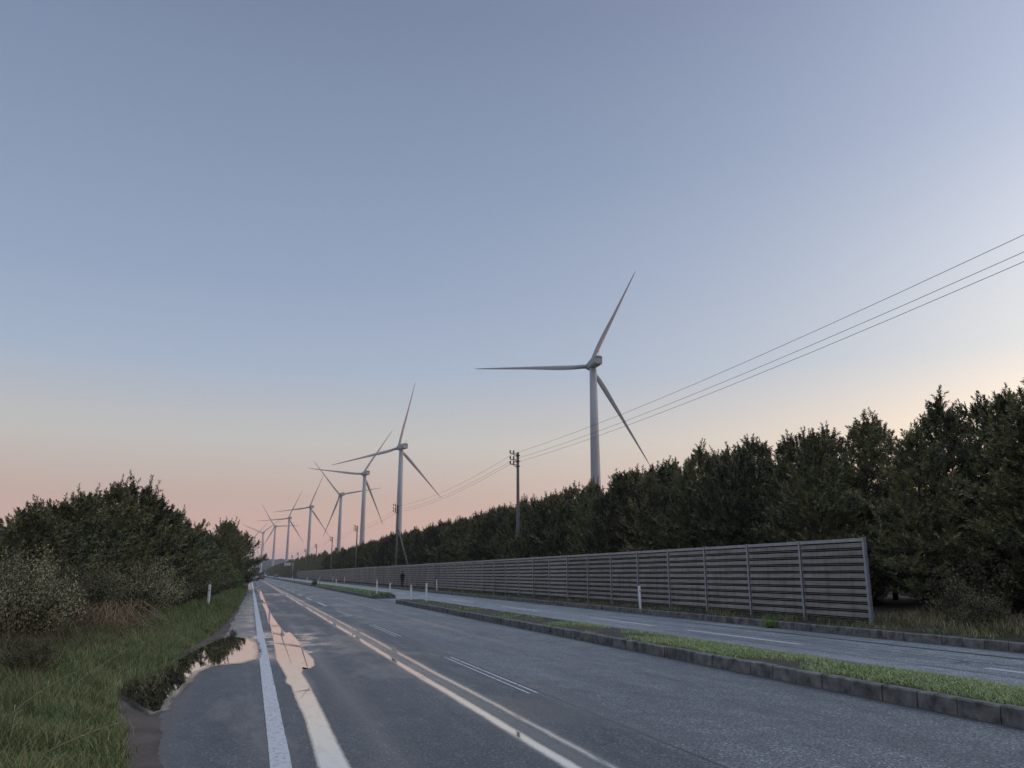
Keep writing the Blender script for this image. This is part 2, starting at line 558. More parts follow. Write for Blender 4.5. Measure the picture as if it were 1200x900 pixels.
def sheet(name, x0, x1, y0, y1, z, m, kind='structure'):
    b = MB()
    b.add([(x0, y0, z), (x1, y0, z), (x1, y1, z), (x0, y1, z)], [(0, 1, 2, 3)])
    o = link(name, b.mesh(name, m))
    return tag(o, kind=kind)


sheet('ground', -5000, 5000, -3000, 7000, -.08, M['verge'])
sheet('road', -2.4, 15.72, -60, 2600, 0.0, M['road'])

GE = [(-40, -.75), (0, -.80), (5, -.85), (8.12, -.98), (9.8, -1.25), (12.8, -1.74), (14.8, -1.98), (15.9, -1.78), (17.8, -1.40), (22.6, -1.10), (27.8, -.82),
      (40.6, -.60), (62.8, -.42), (99, -.30), (187, -.20), (2600, -.2)]
AE = [(-40, -.62), (5, -.58), (8, -.62), (9.6, -.72), (11.1, -.92), (12.5, -.93), (14.4, -.85), (16, -1.0), (18, -1.0), (21.9, -.62), (26.4, -.50), (40.6, -.44), (62.8, -.30), (99, -.22), (2600, -.15)]


def interp(tab, y):
    return float(np.interp(y, [a for a, _ in tab], [b for _, b in tab]))


# left verge: follows the ragged grass edge, rises away from the road
OFF = [(0, .006), (.12, .035), (.35, .06), (.8, .10), (1.5, .17), (2.5, .24), (4, .30), (8, .34), (40, .5), (400, .6)]
ys = list(np.arange(-40, 60, .35)) + list(np.arange(60, 200, 2.5)) + [250, 400, 800, 1500, 2600]
b = MB()
vv, ff = [], []
for i, y in enumerate(ys):
    e = interp(GE, y) + (.05 * math.sin(y * 3.1) + .04 * math.sin(y * 7.7 + 1) + .03 * random.uniform(-1, 1) if y < 200 else 0)
    for k, (o_, z) in enumerate(OFF):
        vv.append((e - o_, y, z + (0 if k < 1 else random.uniform(-.012, .012))))
n_ = len(OFF)
for i in range(len(ys) - 1):
    for k in range(n_ - 1):
        a = i * n_ + k
        ff.append((a, a + n_, a + n_ + 1, a + 1))
b.add(vv, ff)
tag(link('verge', b.mesh('verge', M['verge'], True)), kind='structure')

# mud strip between the asphalt and the grass
_er = np.random.default_rng(3)
_eo = [(1.9, .045), (.7, .035), (.27, .022), (.11, .014), (.05, .008)]
_et = [(st, am, _er.uniform(-1, 1, int(90 / st) + 3)) for st, am in _eo]


def edge_noise(y):
    v = 0.0
    for st, am, tb in _et:
        q = (y + 8) / st
        k = int(q)
        f = q - k
        f = f * f * (3 - 2 * f)
        v += am * (tb[k] * (1 - f) + tb[k + 1] * f)
    return v


b = MB()
vv, ff = [], []
ys = list(np.arange(-6, 70, .05))
for y in ys:
    ra = edge_noise(y)
    vv += [(interp(GE, y) - .25, y, .0045), (interp(AE, y) + ra, y, .0045)]
for i in range(len(ys) - 1):
    ff.append((2 * i, 2 * i + 1, 2 * i + 3, 2 * i + 2))
b.add(vv, ff)
tag(link('mud_strip', b.mesh('mud_strip', M['dirt'])), kind='structure')


def densify(pts, step, jit):
    out = []
    k = len(pts)
    for i in range(k):
        p, q = Vector(pts[i]), Vector(pts[(i + 1) % k])
        m_ = max(1, int((q - p).length / step))
        for j in range(m_):
            t = p.lerp(q, j / m_)
            out.append((t.x + random.uniform(-jit, jit), t.y + random.uniform(-jit, jit) * 2))
    return out


def poly_sheet(name, pts, z, m):
    bm = bmesh.new()
    vs_ = [bm.verts.new((x, y, z)) for x, y in pts]
    f = bm.faces.new(vs_)
    bmesh.ops.triangulate(bm, faces=[f])
    bmesh.ops.recalc_face_normals(bm, faces=bm.faces)
    for f in bm.faces:
        if f.normal.z < 0:
            f.normal_flip()
    me = bpy.data.meshes.new(name)
    bm.to_mesh(me)
    bm.free()
    me.materials.append(m)
    return tag(link(name, me), kind='structure')


M['damp'] = bpy.data.materials.new('damp_margin')
M['damp'].use_nodes = True
_t = M['damp'].node_tree
_nb = NB(_t)
_p = _t.nodes['Principled BSDF']
_p.inputs['Base Color'].default_value = (.03, .031, .034, 1)
_p.inputs['Roughness'].default_value = .10
_gl = _nb.n('ShaderNodeBsdfGlossy')
_gl.inputs['Roughness'].default_value = .10
_gl.inputs['Color'].default_value = (.97, .97, .98, 1)
_fd = _nb.n('ShaderNodeAttribute', attribute_name='tone').outputs['Fac']
_ps = _nb.n('ShaderNodeNewGeometry').outputs['Position']
_a = _nb.m('ADD', _fd, _nb.m('MULTIPLY', _nb.m('SUBTRACT', _nb.noise(_ps, 30.0, 4.0, .7), .5), .9))
_m1 = _nb.n('ShaderNodeMixShader')
_nb.put(_m1.inputs[0], _nb.smooth(_a, .45, 1.1, .10, .66))
_t.links.new(_p.outputs[0], _m1.inputs[1])
_t.links.new(_gl.outputs[0], _m1.inputs[2])
_tr = _nb.n('ShaderNodeBsdfTransparent')
_m2 = _nb.n('ShaderNodeMixShader')
_nb.put(_m2.inputs[0], _nb.smooth(_a, .12, .75))
_t.links.new(_tr.outputs[0], _m2.inputs[1])
_t.links.new(_m1.outputs[0], _m2.inputs[2])
_t.links.new(_m2.outputs[0], _t.nodes['Material Output'].inputs['Surface'])


def margin(name, pts, width, z):
    """a damp rim fading outward from the edge of standing water"""
    n = len(pts)
    area = sum(pts[i][0] * pts[(i + 1) % n][1] - pts[(i + 1) % n][0] * pts[i][1] for i in range(n))
    sg = 1 if area > 0 else -1
    nr = []
    for i in range(n):
        a_, c_ = pts[i - 2], pts[(i + 2) % n]
        dx, dy = c_[0] - a_[0], c_[1] - a_[1]
        l_ = math.hypot(dx, dy) or 1
        nr.append((dy / l_ * sg, -dx / l_ * sg))
    v, f, tn = [], [], []
    for i in range(n):
        for k, tt in ((-.10, 1), (.35, .7), (1.0, 0)):
            v.append((pts[i][0] + nr[i][0] * width * k, pts[i][1] + nr[i][1] * width * k * 2.2, z))
            tn.append(tt)
    loops, starts = [], []
    for i in range(n):
        j = (i + 1) % n
        for k in (0, 1):
            q = (i * 3 + k, i * 3 + k + 1, j * 3 + k + 1, j * 3 + k)
            if sg < 0:
                q = q[::-1]
            starts.append(len(loops))
            loops += q[::-1] if False else q
    me = np_mesh(name, v, loops, starts, M['damp'], tn)
    return tag(link(name, me), kind='structure')


PUD = [(-1.76, 13.15), (-1.86, 14.24), (-1.77, 14.86), (-1.81, 15.86), (-1.5, 16.6), (-1.21, 18.12), (-.9, 20.71), (-.63, 22.73), (-.38, 23.3), (-.05, 22.8),
       (.16, 21.2), (.20, 19.0), (.14, 17.2), (-.1, 16.6), (-.32, 16.5), (-.61, 16.2), (-.82, 15.29), (-.86, 13.82), (-.91, 12.79), (-.97, 12.07), (-.94, 11.28), (-1.0, 11.1), (-1.16, 11.55), (-1.44, 12.46)]
_q = densify(PUD, .12, .012)
poly_sheet('puddle_water', _q, .009, M['water'])
margin('damp_margin', _q, .16, .0075)
RL = [(.75, 112), (.76, 73.3), (.75, 50.1), (.77, 37), (.70, 29.3), (.75, 29.1), (.71, 24.5), (.65, 19.5), (.61, 17), (.66, 15.3), (.69, 14.1), (.65, 13.44), (.71, 13), (.71, 11.46),
      (.73, 10.2), (.71, 8.7), (.69, 7.6), (.68, 5.5)]
RR = [(.91, 5.5), (.91, 7.5), (.91, 8.56), (.92, 9.95), (.93, 12.4), (.93, 13.35), (.91, 14.6), (1.0, 15.5), (1.09, 15.26), (1.2, 15.74), (1.26, 16.8), (1.21, 19.35), (1.22, 21.6), (1.17, 24.7), (1.04, 24.4),
      (.97, 26.8), (.91, 34), (.90, 43), (.98, 62), (1.08, 82), (.93, 107)]
_q = densify(RL + RR, .15, .003)
poly_sheet('rut_water', _q, .005, M['water'])
margin('damp_margin', _q, .05, .0042)
poly_sheet('rut_water', densify([(.74, 125), (.74, 240), (1.0, 240), (.98, 125)], 1.5, .03), .005, M['water'])

# painted lines
b = MB()
ys = list(np.arange(-40, 120, .25)) + list(np.arange(120, 1000, 10))
vv, ff = [], []
for y in ys:
    j = .003 if y < 120 else 0
    vv += [(.275 + random.uniform(-j, j), y, .0075), (.455 + random.uniform(-j, j), y, .0075)]
for i in range(len(ys) - 1):
    ff.append((2 * i, 2 * i + 1, 2 * i + 3, 2 * i + 2))
b.add(vv, ff)
tag(link('road_edge_line', b.mesh('road_edge_line', M['paint'])), kind='structure')
b = MB()
k = 0
y = -21.8
while y < 700:
    L = 5.3
    if y < 40:      # the two nearest dashes are worn hollow: only their rims of paint are left
        for x0, x1 in ((3.80, 3.835), (3.925, 3.965)):
            yy = y
            while yy < y + L - .05:
                l2 = min(random.uniform(.8, 2.4), y + L - yy)
                b.add([(x0, yy, .004), (x1, yy, .004), (x1, yy + l2 - .04, .004), (x0, yy + l2 - .04, .004)], [(0, 1, 2, 3)])
                yy += l2
    else:
        b.add([(3.80, y, .004), (3.95, y, .004), (3.95, y + L, .004), (3.80, y + L, .004)], [(0, 1, 2, 3)])
    y += 11.0
tag(link('lane_dashes', b.mesh('lane_dashes', M['paint'])), kind='structure')
b = MB()
for y0, y1 in [(5.8, 11.7), (16.8, 22.2), (24.3, 29.3), (35.6, 41.2)] + [(47 + 11 * i, 52.3 + 11 * i) for i in range(50)]:
    b.add([(12.43, y0, .004), (12.65, y0, .004), (12.65, y1, .004), (12.43, y1, .004)], [(0, 1, 2, 3)])
tag(link('lane_dashes', b.mesh('lane_dashes', M['paint'])), kind='structure')


def kerb_run(bm, x0, x1, y0, y1, z=.2, step=.6, gap=.03, z0=-.05):
    y_ = y0
    while y_ < y1 - .05:
        e = min(y_ + step, y1)
        dz, dx = random.uniform(-.006, .006), random.uniform(-.008, .008)
        bv = .018
        a, c = x0 + dx, x1 + dx
        g2 = gap * random.uniform(.3, 1.0)
        yy0, yy1 = y_ + g2 / 2, e - g2 / 2
        prof = [(a, z0), (a + .012, z + dz - bv), (a + .012 + bv, z + dz), (c - .012 - bv, z + dz), (c - .012, z + dz - bv), (c, z0)]
        n6 = len(prof)
        vs_ = [(px, yy0, pz) for px, pz in prof] + [(px, yy1, pz) for px, pz in prof]
        fs_ = [(i, i + 1, n6 + i + 1, n6 + i) for i in range(n6 - 1)] + [tuple(range(n6 - 1, -1, -1)), tuple(range(n6, 2 * n6))]
        bm.add(vs_, [tuple(reversed(f)) for f in fs_])
        y_ = e


b = MB()
ISL = [(-40, 47.4), (57.2, 112.0), (118.5, 700.0)]
for y0, y1 in ISL:
    st = .6 if y0 < 60 else 1.8
    kerb_run(b, 8.05, 8.22, y0, y1, step=st)
    kerb_run(b, 9.55, 9.72, y0, y1, step=st)
    for ye, s_ in ((y0, 1), (y1, -1)):          # rounded noses
        seg = 9
        pr = []
        for i in range(seg + 1):
            a_ = math.pi * i / seg
            pr.append((8.885 - math.cos(a_) * .835, ye - s_ * math.sin(a_) * .5))
        inn = [(8.885 - math.cos(math.pi * i / seg) * .665, ye - s_ * math.sin(math.pi * i / seg) * .33) for i in range(seg + 1)]
        vs_ = [(x, y, -.05) for x, y in pr] + [(x, y, .2) for x, y in pr] + [(x, y, .2) for x, y in inn]
        q = seg + 1
        fs_ = []
        for i in range(seg):
            fs_ += [(i, i + 1, q + i + 1, q + i), (q + i, q + i + 1, 2 * q + i + 1, 2 * q + i)]
        b.add(vs_, fs_)
tag(link('median_kerb', b.mesh('median_kerb', M['kerb'])), kind='structure')
b = MB()
kerb_run(b, 15.70, 15.88, -40, 120, step=.6)
kerb_run(b, 15.70, 15.88, 120, 900, step=3.0)
tag(link('roadside_kerb', b.mesh('roadside_kerb', M['kerb'])), kind='structure')

b = MB()
for y0, y1 in ISL:
    nx = 9
    ys = list(np.arange(y0 - .2, min(y1, 112), .25)) if y0 < 100 else list(np.arange(y0, y1 + 1, 10.0))
    xs = np.linspace(8.2, 9.57, nx)
    vv, ff = [], []
    for y in ys:
        for i, x in enumerate(xs):
            bmp = .05 * math.sin(math.pi * i / (nx - 1))
            vv.append((x, y, .165 + bmp + random.uniform(-.012, .012)))
    for j in range(len(ys) - 1):
        for i in range(nx - 1):
            a = j * nx + i
            ff.append((a, a + 1, a + nx + 1, a + nx))
    b.add(vv, ff)
tag(link('median_soil', b.mesh('median_soil', M['median'], True)), kind='structure')
# ground behind the far kerb, up into the wood
b = MB()
ys = list(np.arange(-40, 130, .8)) + list(np.arange(130, 2600, 60.0))
OFR = [(15.87, .17), (16.4, .20), (17.1, .21), (18.2, .27), (20, .38), (24, .5), (32, .6), (60, .7), (600, .7)]
vv, ff = [], []
for y in ys:
    for x, z in OFR:
        vv.append((x, y, z + (random.uniform(-.03, .03) if x > 16 else 0)))
q = len(OFR)
for j in range(len(ys) - 1):
    for i in range(q - 1):
        a = j * q + i
        ff.append((a, a + 1, a + q + 1, a + q))
b.add(vv, ff)
tag(link('roadside_bank', b.mesh('roadside_bank', M['forest_floor'], True)), kind='structure')

# wooded hill closing the road far ahead
b = MB()
vv, ff = [], []
xs = np.arange(-1500, 1500, 9.0)
for i, x in enumerate(xs):
    h = 34 + 5 * math.sin(x * .006 + 1) + 3 * math.sin(x * .023) + random.uniform(-1.5, 1.8)
    for yy, k in ((2150, 0.0), (2185, .55), (2230, .9), (2290, 1.0), (2500, .9), (2800, 0.0)):
        vv.append((x, yy + random.uniform(-8, 8), h * k * random.uniform(.96, 1.04) - (.5 if k == 0 else 0)))
for i in range(len(xs) - 1):
    for k in range(5):
        a = i * 6 + k
        ff.append((a, a + 6, a + 7, a + 1))
b.add(vv, ff)
tag(link('hills', b.mesh('hills', M['hill'])), kind='structure')


# ------------------------------------------------------------------ grass
def blades(name, pts, hgt, wid, lean, mt):
    """pts (n,3); each blade is a bent strip of a quad and a triangle"""
    n = len(pts)
    az = rng.uniform(0, 2 * np.pi, n)
    dx, dy = np.cos(az), np.sin(az)
    ln = lean * rng.uniform(.3, 1.3, n)
    la = rng.uniform(0, 2 * np.pi, n)
    lx, ly = np.cos(la) * ln, np.sin(la) * ln
    v = np.zeros((n, 5, 3), np.float32)
    w2 = wid / 2
    for k, (s, hh, ll) in enumerate(((-1, 0, 0), (1, 0, 0), (.8, .55, .3), (-.8, .55, .3), (0, 1, 1))):
        v[:, k, 0] = pts[:, 0] + dx * w2 * s + lx * ll * hgt
        v[:, k, 1] = pts[:, 1] + dy * w2 * s + ly * ll * hgt
        v[:, k, 2] = pts[:, 2] + hgt * hh * (1 - .35 * ln * ll)
    base = np.arange(n)[:, None] * 5
    loops = np.concatenate([base + np.array([[0, 1, 2, 3]]), base + np.array([[3, 2, 4]])], 1)
    starts = (np.arange(n)[:, None] * 7 + np.array([[0, 4]])).ravel()
    return np_mesh(name, v.reshape(-1, 3), loops.ravel(), starts, mt)


def left_z(o_):
    return np.interp(o_, [a for a, _ in OFF], [z for _, z in OFF])


def left_grass(n, y0, y1, omax, h0, h1, wid, lean, mt, name, power=1.4, omin=0.0):
    y = y0 + (y1 - y0) * rng.random(n) ** power
    o_ = omin + (omax - omin) * rng.random(n) ** 1.15
    e = np.interp(y, [a for a, _ in GE], [b_ for _, b_ in GE])
    x = e - o_ + rng.normal(0, .05, n) + .05
    cl = .75 + .35 * np.sin(x * 3.7 + 1.3 * np.sin(y * 1.9)) * np.sin(y * 2.3 + x)
    h = (h0 + (h1 - h0) * rng.random(n)) * np.clip(cl, .35, 1.2) * np.clip(.45 + o_ * 1.3, .45, 1.0)
    pts = np.stack([x, y, left_z(o_) - .01], 1)
    me = blades(name, pts, h, wid * rng.uniform(.6, 1.3, n), lean, mt)
    return tag(link(name, me), kind='stuff')


M['oldgrass'] = leaf_mat('old_grass_blades', [(.040, .038, .018), (.092, .088, .040), (.155, .140, .064), (.25, .205, .11)], .8, .6, .2)
left_grass(95000, 3.0, 26, 2.0, .14, .40, .0075, .55, M['grass'], 'grass', 1.5)
left_grass(70000, 4.0, 27, 4.6, .12, .46, .0085, .75, M['oldgrass'], 'old_grass', 1.2, 1.35)
left_grass(50000, 24, 110, 2.2, .18, .50, .013, .5, M['grass'], 'grass', 1.6)
left_grass(9000, 6, 24, 4.0, .25, .62, .006, .8, M['drygrass'], 'dry_grass', 1.2, .9)


def median_weeds(n, y0, y1, h0, h1, wid, thr, seed):
    y = y0 + (y1 - y0) * rng.random(n) ** 1.2
    x = 8.30 + .05 * np.sin(y * 2.2) + .04 * np.sin(y * 5.7) + 1.26 * rng.random(n)
    f = np.sin(y * .9 + seed) + np.sin(y * 2.1 + x * 2.0 + seed) + .8 * np.sin(x * 5.0 + y * .6) + rng.normal(0, .35, n)
    k = f > thr(y)
    x, y = x[k], y[k]
    n = len(x)
    h = (h0 + (h1 - h0) * rng.random(n) ** 2)
    z = .165 + .05 * np.sin(np.pi * (x - 8.2) / 1.37)
    return blades('median_weeds', np.stack([x, y, z - .01], 1), h, wid * rng.uniform(.6, 1.4, n), .9, M['weed'])


me = median_weeds(190000, 2, 26, .02, .12, .012, lambda y: np.interp(y, [2, 12, 16, 20, 26], [-1.5, -1.1, -.5, .6, 2.0]), .3)
tag(link('median_weeds', me), kind='stuff')
me = median_weeds(26000, 24, 47.3, .03, .12, .015, lambda y: 1.1 + 0 * y, 2.0)
tag(link('median_weeds', me), kind='stuff')
me = median_weeds(40000, 57, 111.5, .05, .30, .03, lambda y: np.interp(y, [57, 75, 111], [-.9, -.3, -.8]), 1.0)
tag(link('median_weeds', me), kind='stuff')
# tufts along the foot of the barrier and bank
n = 30000
y = 6 + 90 * rng.random(n) ** 1.5
x = 15.95 + 2.6 * rng.random(n) ** .9
k = (np.sin(y * 1.7) + np.sin(x * 4 + y) + rng.normal(0, .5, n) > .1)
x, y = x[k], y[k]
n = len(x)
z = np.interp(x, [a for a, _ in OFR], [b_ for _, b_ in OFR])
tag(link('grass', blades('grass', np.stack([x, y, z - .02], 1), rng.uniform(.06, .28, n), .014 * rng.uniform(.6, 1.4, n), .8, M['grass'])), kind='stuff')
n = 14000
y = 7 + 13.5 * rng.random(n)
x = 17.2 + 3.2 * rng.random(n)
z = np.interp(x, [a for a, _ in OFR], [b_ for _, b_ in OFR])
k = (np.sin(y * 1.3 + 1) + np.sin(x * 3) + rng.normal(0, .6, n) > -.4)
tag(link('dry_grass', blades('dry_grass', np.stack([x[k], y[k], z[k] - .02], 1), rng.uniform(.12, .5, int(k.sum())), .011 * rng.uniform(.6, 1.4, int(k.sum())), .9, M['drygrass'])), kind='stuff')


# ------------------------------------------------------------------ foliage builders
def shoots_mesh(name, base, axis, length, nn, nlen, wid, mt):
    """bottle-brush shoots of needles; base, axis (n,3), length (n,)"""
    n = len(base)
    axis = axis / np.linalg.norm(axis, axis=1, keepdims=True)
    ref = np.where(np.abs(axis[:, 2:3]) > .9, np.array([[1., 0, 0]]), np.array([[0, 0, 1.]]))
    u = np.cross(axis, ref)
    u /= np.linalg.norm(u, axis=1, keepdims=True)
    v_ = np.cross(axis, u)
    t = (np.arange(nn)[None, :] + rng.random((n, nn))) / nn
    ang = rng.uniform(0, 2 * np.pi, (n, nn))
    phi = np.radians(62 - 42 * t + rng.normal(0, 9, (n, nn)))
    rad = np.cos(ang)[..., None] * u[:, None] + np.sin(ang)[..., None] * v_[:, None]
    dr = np.cos(phi)[..., None] * axis[:, None] + np.sin(phi)[..., None] * rad
    p0 = base[:, None] + axis[:, None] * (t * length[:, None])[..., None]
    L = nlen * rng.uniform(.75, 1.25, (n, nn))
    tip = p0 + dr * L[..., None]
    side = np.cross(dr, rng.normal(0, 1, (n, nn, 3)))
    side /= np.linalg.norm(side, axis=2, keepdims=True) + 1e-9
    mid = p0 + dr * (L * .45)[..., None]
    v = np.stack([p0, mid + side * wid, tip, mid - side * wid], 2).reshape(-1, 3)
    m_ = n * nn
    loops = np.arange(m_ * 4)
    tone = np.repeat(rng.random(n) ** 1.3, nn * 4)
    return np_mesh(name, v, loops, np.arange(m_) * 4, mt, tone)


def make_pine(H, Rm, seed, low=.08, nn=20, wid=.0155, nlen=.115, dens=1.0, mt=None, ragged=.3):
    rs = random.Random(seed)
    wood = MB()
    bx, by = rs.uniform(-.25, .25), rs.uniform(-.25, .25)
    tp = [(bx * math.sin(3 * t) * H * .08, by * math.sin(2.6 * t + 1) * H * .08 - by * math.sin(1) * H * .08, H * t) for t in np.linspace(0, 1, 9)]
    tp[0] = (tp[0][0], tp[0][1], -.25)
    wood.tube(tp, [.018 + .0135 * H * (1 - i / 8) ** 1.5 for i in range(9)], 7)

    def trunk_at(z):
        return Vector((float(np.interp(z, [p[2] for p in tp], [p[0] for p in tp])), float(np.interp(z, [p[2] for p in tp], [p[1] for p in tp])), z))
    B_, A_, L_ = [], [], []

    def shoot(p, a, l):
        B_.append(tuple(p))
        A_.append(tuple(a))
        L_.append(l)
    z = H * low
    lob = [(rs.uniform(0, 6.28), rs.uniform(.7, 1.25)) for _ in range(3)]
    while z < H * .97:
        h = z / H
        prof = min(1.0, .70 + h * 1.6) * (1 - max(0, (h - .42)) / .60) ** .80
        nb_ = rs.choice([5, 6, 6, 7])
        a0 = rs.uniform(0, 6.28)
        for i in range(nb_):
            az = a0 + 6.283 * i / nb_ + rs.uniform(-.35, .35)
            ln = Rm * prof * rs.uniform(1 - ragged * 1.4, 1 + ragged * .75)
            if ln < .15:
                ln = .15
            el = R(-12 + 56 * h + rs.uniform(-12, 14))
            p = trunk_at(z)
            dirh = Vector((math.cos(az), math.sin(az), 0))
            pts = [p]
            k = 6
            for j in range(k):
                e2 = el + R(26) * (j / k) ** 1.5
                p = p + (dirh * math.cos(e2) + Vector((0, 0, math.sin(e2)))) * (ln / k)
                pts.append(p)
            wood.tube(pts, [max(.006, .014 * ln * (1 - j / (k + .5))) for j in range(k + 1)], 3, False)
            # side twigs
            nt = max(3, int(ln * 5.6 * dens))
            for j in range(nt):
                t = .10 + .90 * (j + rs.random()) / nt
                q = t * k
                qi = min(int(q), k - 1)
                bp = pts[qi].lerp(pts[qi + 1], q - qi)
                sd = rs.choice((-1, 1))
                a2 = az + sd * rs.uniform(.4, 1.2)
                tl = (ln * .42 * (1.15 - t) + .14) * rs.uniform(.6, 1.3)
                td = Vector((math.cos(a2), math.sin(a2), rs.uniform(.05, .75))).normalized()
                for s_ in range(max(1, int(tl / .17))):
                    sp = bp + td * (tl * (s_ + .6) / max(1, int(tl / .17)))
                    ax = (td + Vector((rs.uniform(-.6, .6), rs.uniform(-.6, .6), rs.uniform(-.05, .9) + .7 * h * h))).normalized()
                    shoot(sp, ax, rs.uniform(.18, .34))
            tipd = (pts[-1] - pts[-2]).normalized()
            for s_ in range(3):
                ax = (tipd * (1.1 - .6 * h) + Vector((rs.uniform(-.4, .4), rs.uniform(-.4, .4), rs.uniform(.3, 1.0) + .6 * h))).normalized()
                shoot(pts[-1] - tipd * .10 * s_, ax, rs.uniform(.22, .40))
                shoot(pts[-1] - tipd * .10 * s_ + ax * .12, ax, rs.uniform(.18, .34))
        z += H * rs.uniform(.045, .065) + .04
    # leaders: candles standing clear of the crown
    for s_ in range(rs.choice([10, 12, 15])):
        hz = rs.uniform(.58, 1.0)
        p = trunk_at(H * hz)
        a2 = rs.uniform(0, 6.28)
        rr = Rm * (1 - max(0, hz - .42) / .60) ** .80 * rs.uniform(.25, .8) if hz < .96 else .06
        p = p + Vector((math.cos(a2), math.sin(a2), 0)) * rr + Vector((0, 0, rr * .45))
        hh = rs.uniform(.55, 1.15)
        ax = Vector((math.cos(a2) * .18, math.sin(a2) * .18, 1))
        wood.tube([p, p + ax * hh * .9], [.012, .006], 3, False)
        for j in range(4):
            shoot(p + ax * (hh * j / 4), ax + Vector((rs.uniform(-.1, .1), rs.uniform(-.1, .1), 0)), hh / 3.4)
        for j in range(rs.choice([3, 4, 5])):
            a3 = rs.uniform(0, 6.28)
            shoot(p + ax * (hh * rs.uniform(.05, .6)), Vector((math.cos(a3), math.sin(a3), rs.uniform(.5, 1.2))), rs.uniform(.2, .34))
    crown = shoots_mesh('crown', np.array(B_), np.array(A_), np.array(L_), nn, nlen, wid, mt or M['pine'])
    trunk = wood.mesh('trunk', M['bark'], True)
    return trunk, crown


PINES = [make_pine(7.2, 2.1, 11), make_pine(6.6, 2.3, 12, ragged=.4), make_pine(7.8, 2.2, 13), make_pine(6.9, 2.0, 14, ragged=.45),
         make_pine(7.4, 2.4, 15, mt=M['pine_brown']), make_pine(7.0, 2.2, 16)]
PH = [7.2, 6.6, 7.8, 6.9, 7.4, 7.0]
SMALL = [make_pine(4.2, 1.9, 21, .05, ragged=.35), make_pine(4.6, 2.2, 22, .05, ragged=.4), make_pine(5.2, 2.3, 23, .05)]
SH = [4.2, 4.6, 5.2]


def pine(x, y, z, var, height, label, group, small=False, rz=None, wide=1.0):
    tr, cr = (SMALL if small else PINES)[var]
    s = height / (SH if small else PH)[var]
    root = link('pine_tree', None, None, (x, y, z), (0, 0, random.uniform(0, 6.28) if rz is None else rz), (s * wide, s * wide, s))
    tag(root, label, 'tree', group)
    link('trunk', tr, root)
    link('crown', cr, root)
    return root


POLE_Y = [3.0, 58.4, 109.2, 159.0, 210.0, 262.0, 315.0, 367.0, 420.0]


def stretch(y):
    if y < 19.5:
        return 'right of the barrier end post'
    if y < POLE_Y[1]:
        return 'between barrier end and the first utility pole'
    if y < POLE_Y[2]:
        return 'between the first pole and the braced pole'
    if y < POLE_Y[3]:
        return 'beyond the braced pole'
    return 'far off beyond the third pole'


rows = [('front row', 21.0, 2.85, 6.0, 6.8), ('middle row', 23.6, 2.6, 7.2, 7.7), ('back row', 26.8, 2.7, 7.9, 8.4)]
count = 0
for rname, rx, sp, h0, h1 in rows:
    y = 5.5 if rname == 'front row' else 8.0
    ymax = 245 if rname == 'front row' else (215 if rname == 'middle row' else 190)
    while y < ymax:
        x = rx + random.uniform(-.2 if rname == 'front row' else -.7, 1.2)
        yy = y + random.uniform(-.9, .9)
        if rname == 'front row' and 8.0 < yy < 20.0:
            x += 2.0
        skip = rname == 'front row' and (any(abs(yy - p) < 1.3 for p in POLE_Y[2:]) or -7 < yy - POLE_Y[2] < 1.5)
        if not skip:
            var = random.choice([0, 1, 2, 3, 5, 0, 1, 2, 3, 5, 4])
            h = random.uniform(h0, h1) * (.95 if yy < 34 else 1)
            lab = ('browned pine in the ' if var == 4 else 'dark pine in the ') + rname + ', ' + stretch(yy)
            pine(x, yy, .35, var, h, lab, 'roadside pines, ' + rname + ' ' + stretch(yy) + (' browned' if var == 4 else ''), wide=random.uniform(1.0, 1.14) if rname == 'front row' else random.uniform(1.05, 1.38))
            count += 1
        y += sp * random.uniform(.85, 1.15)

pine(18.72, 57.2, .28, 0, 3.7, 'young pine hiding the foot of the nearest visible utility pole', 'young pines behind the barrier', True, wide=.72)
# the wood beyond the last single trees: one mass of coarser pines
tr, cr = make_pine(7.2, 2.2, 31, .1, 5, .03, .2, .38)
src = np.zeros(len(cr.vertices) * 3, np.float32)
cr.vertices.foreach_get('co', src)
src = src.reshape(-1, 4, 3)
VV = []
for yy in np.arange(190, 1150, 4.2):
    for rx in (20.6, 24.5, 28.5):
        if rx < 21 and yy < 248 or 21 < rx < 25 and yy < 217:
            continue
        keep = rng.random(len(src)) < (.8 if yy < 400 else .35 if yy < 700 else .2)
        s = rng.uniform(.85, 1.2)
        a = rng.uniform(0, 6.28)
        q = src[keep].copy()
        if yy > 400:
            c_ = q.mean(1, keepdims=True)
            q = c_ + (q - c_) * (1.6 if yy < 700 else 2.2)
        ca_, sa_ = math.cos(a), math.sin(a)
        x_ = q[..., 0] * ca_ - q[..., 1] * sa_
        y_ = q[..., 0] * sa_ + q[..., 1] * ca_
        VV.append(np.stack([x_ * s + rx + rng.uniform(-.7, .7), y_ * s + yy + rng.uniform(-1, 1), q[..., 2] * s + .4], -1))
VV = np.concatenate(VV).reshape(-1, 3)
me = np_mesh('distant_wood', VV, np.arange(len(VV)), np.arange(len(VV) // 4) * 4, M['pine'], np.repeat(rng.random(len(VV) // 4), 4))
tag(link('distant_wood', me), kind='stuff')
bpy.data.meshes.remove(tr)
bpy.data.meshes.remove(cr)

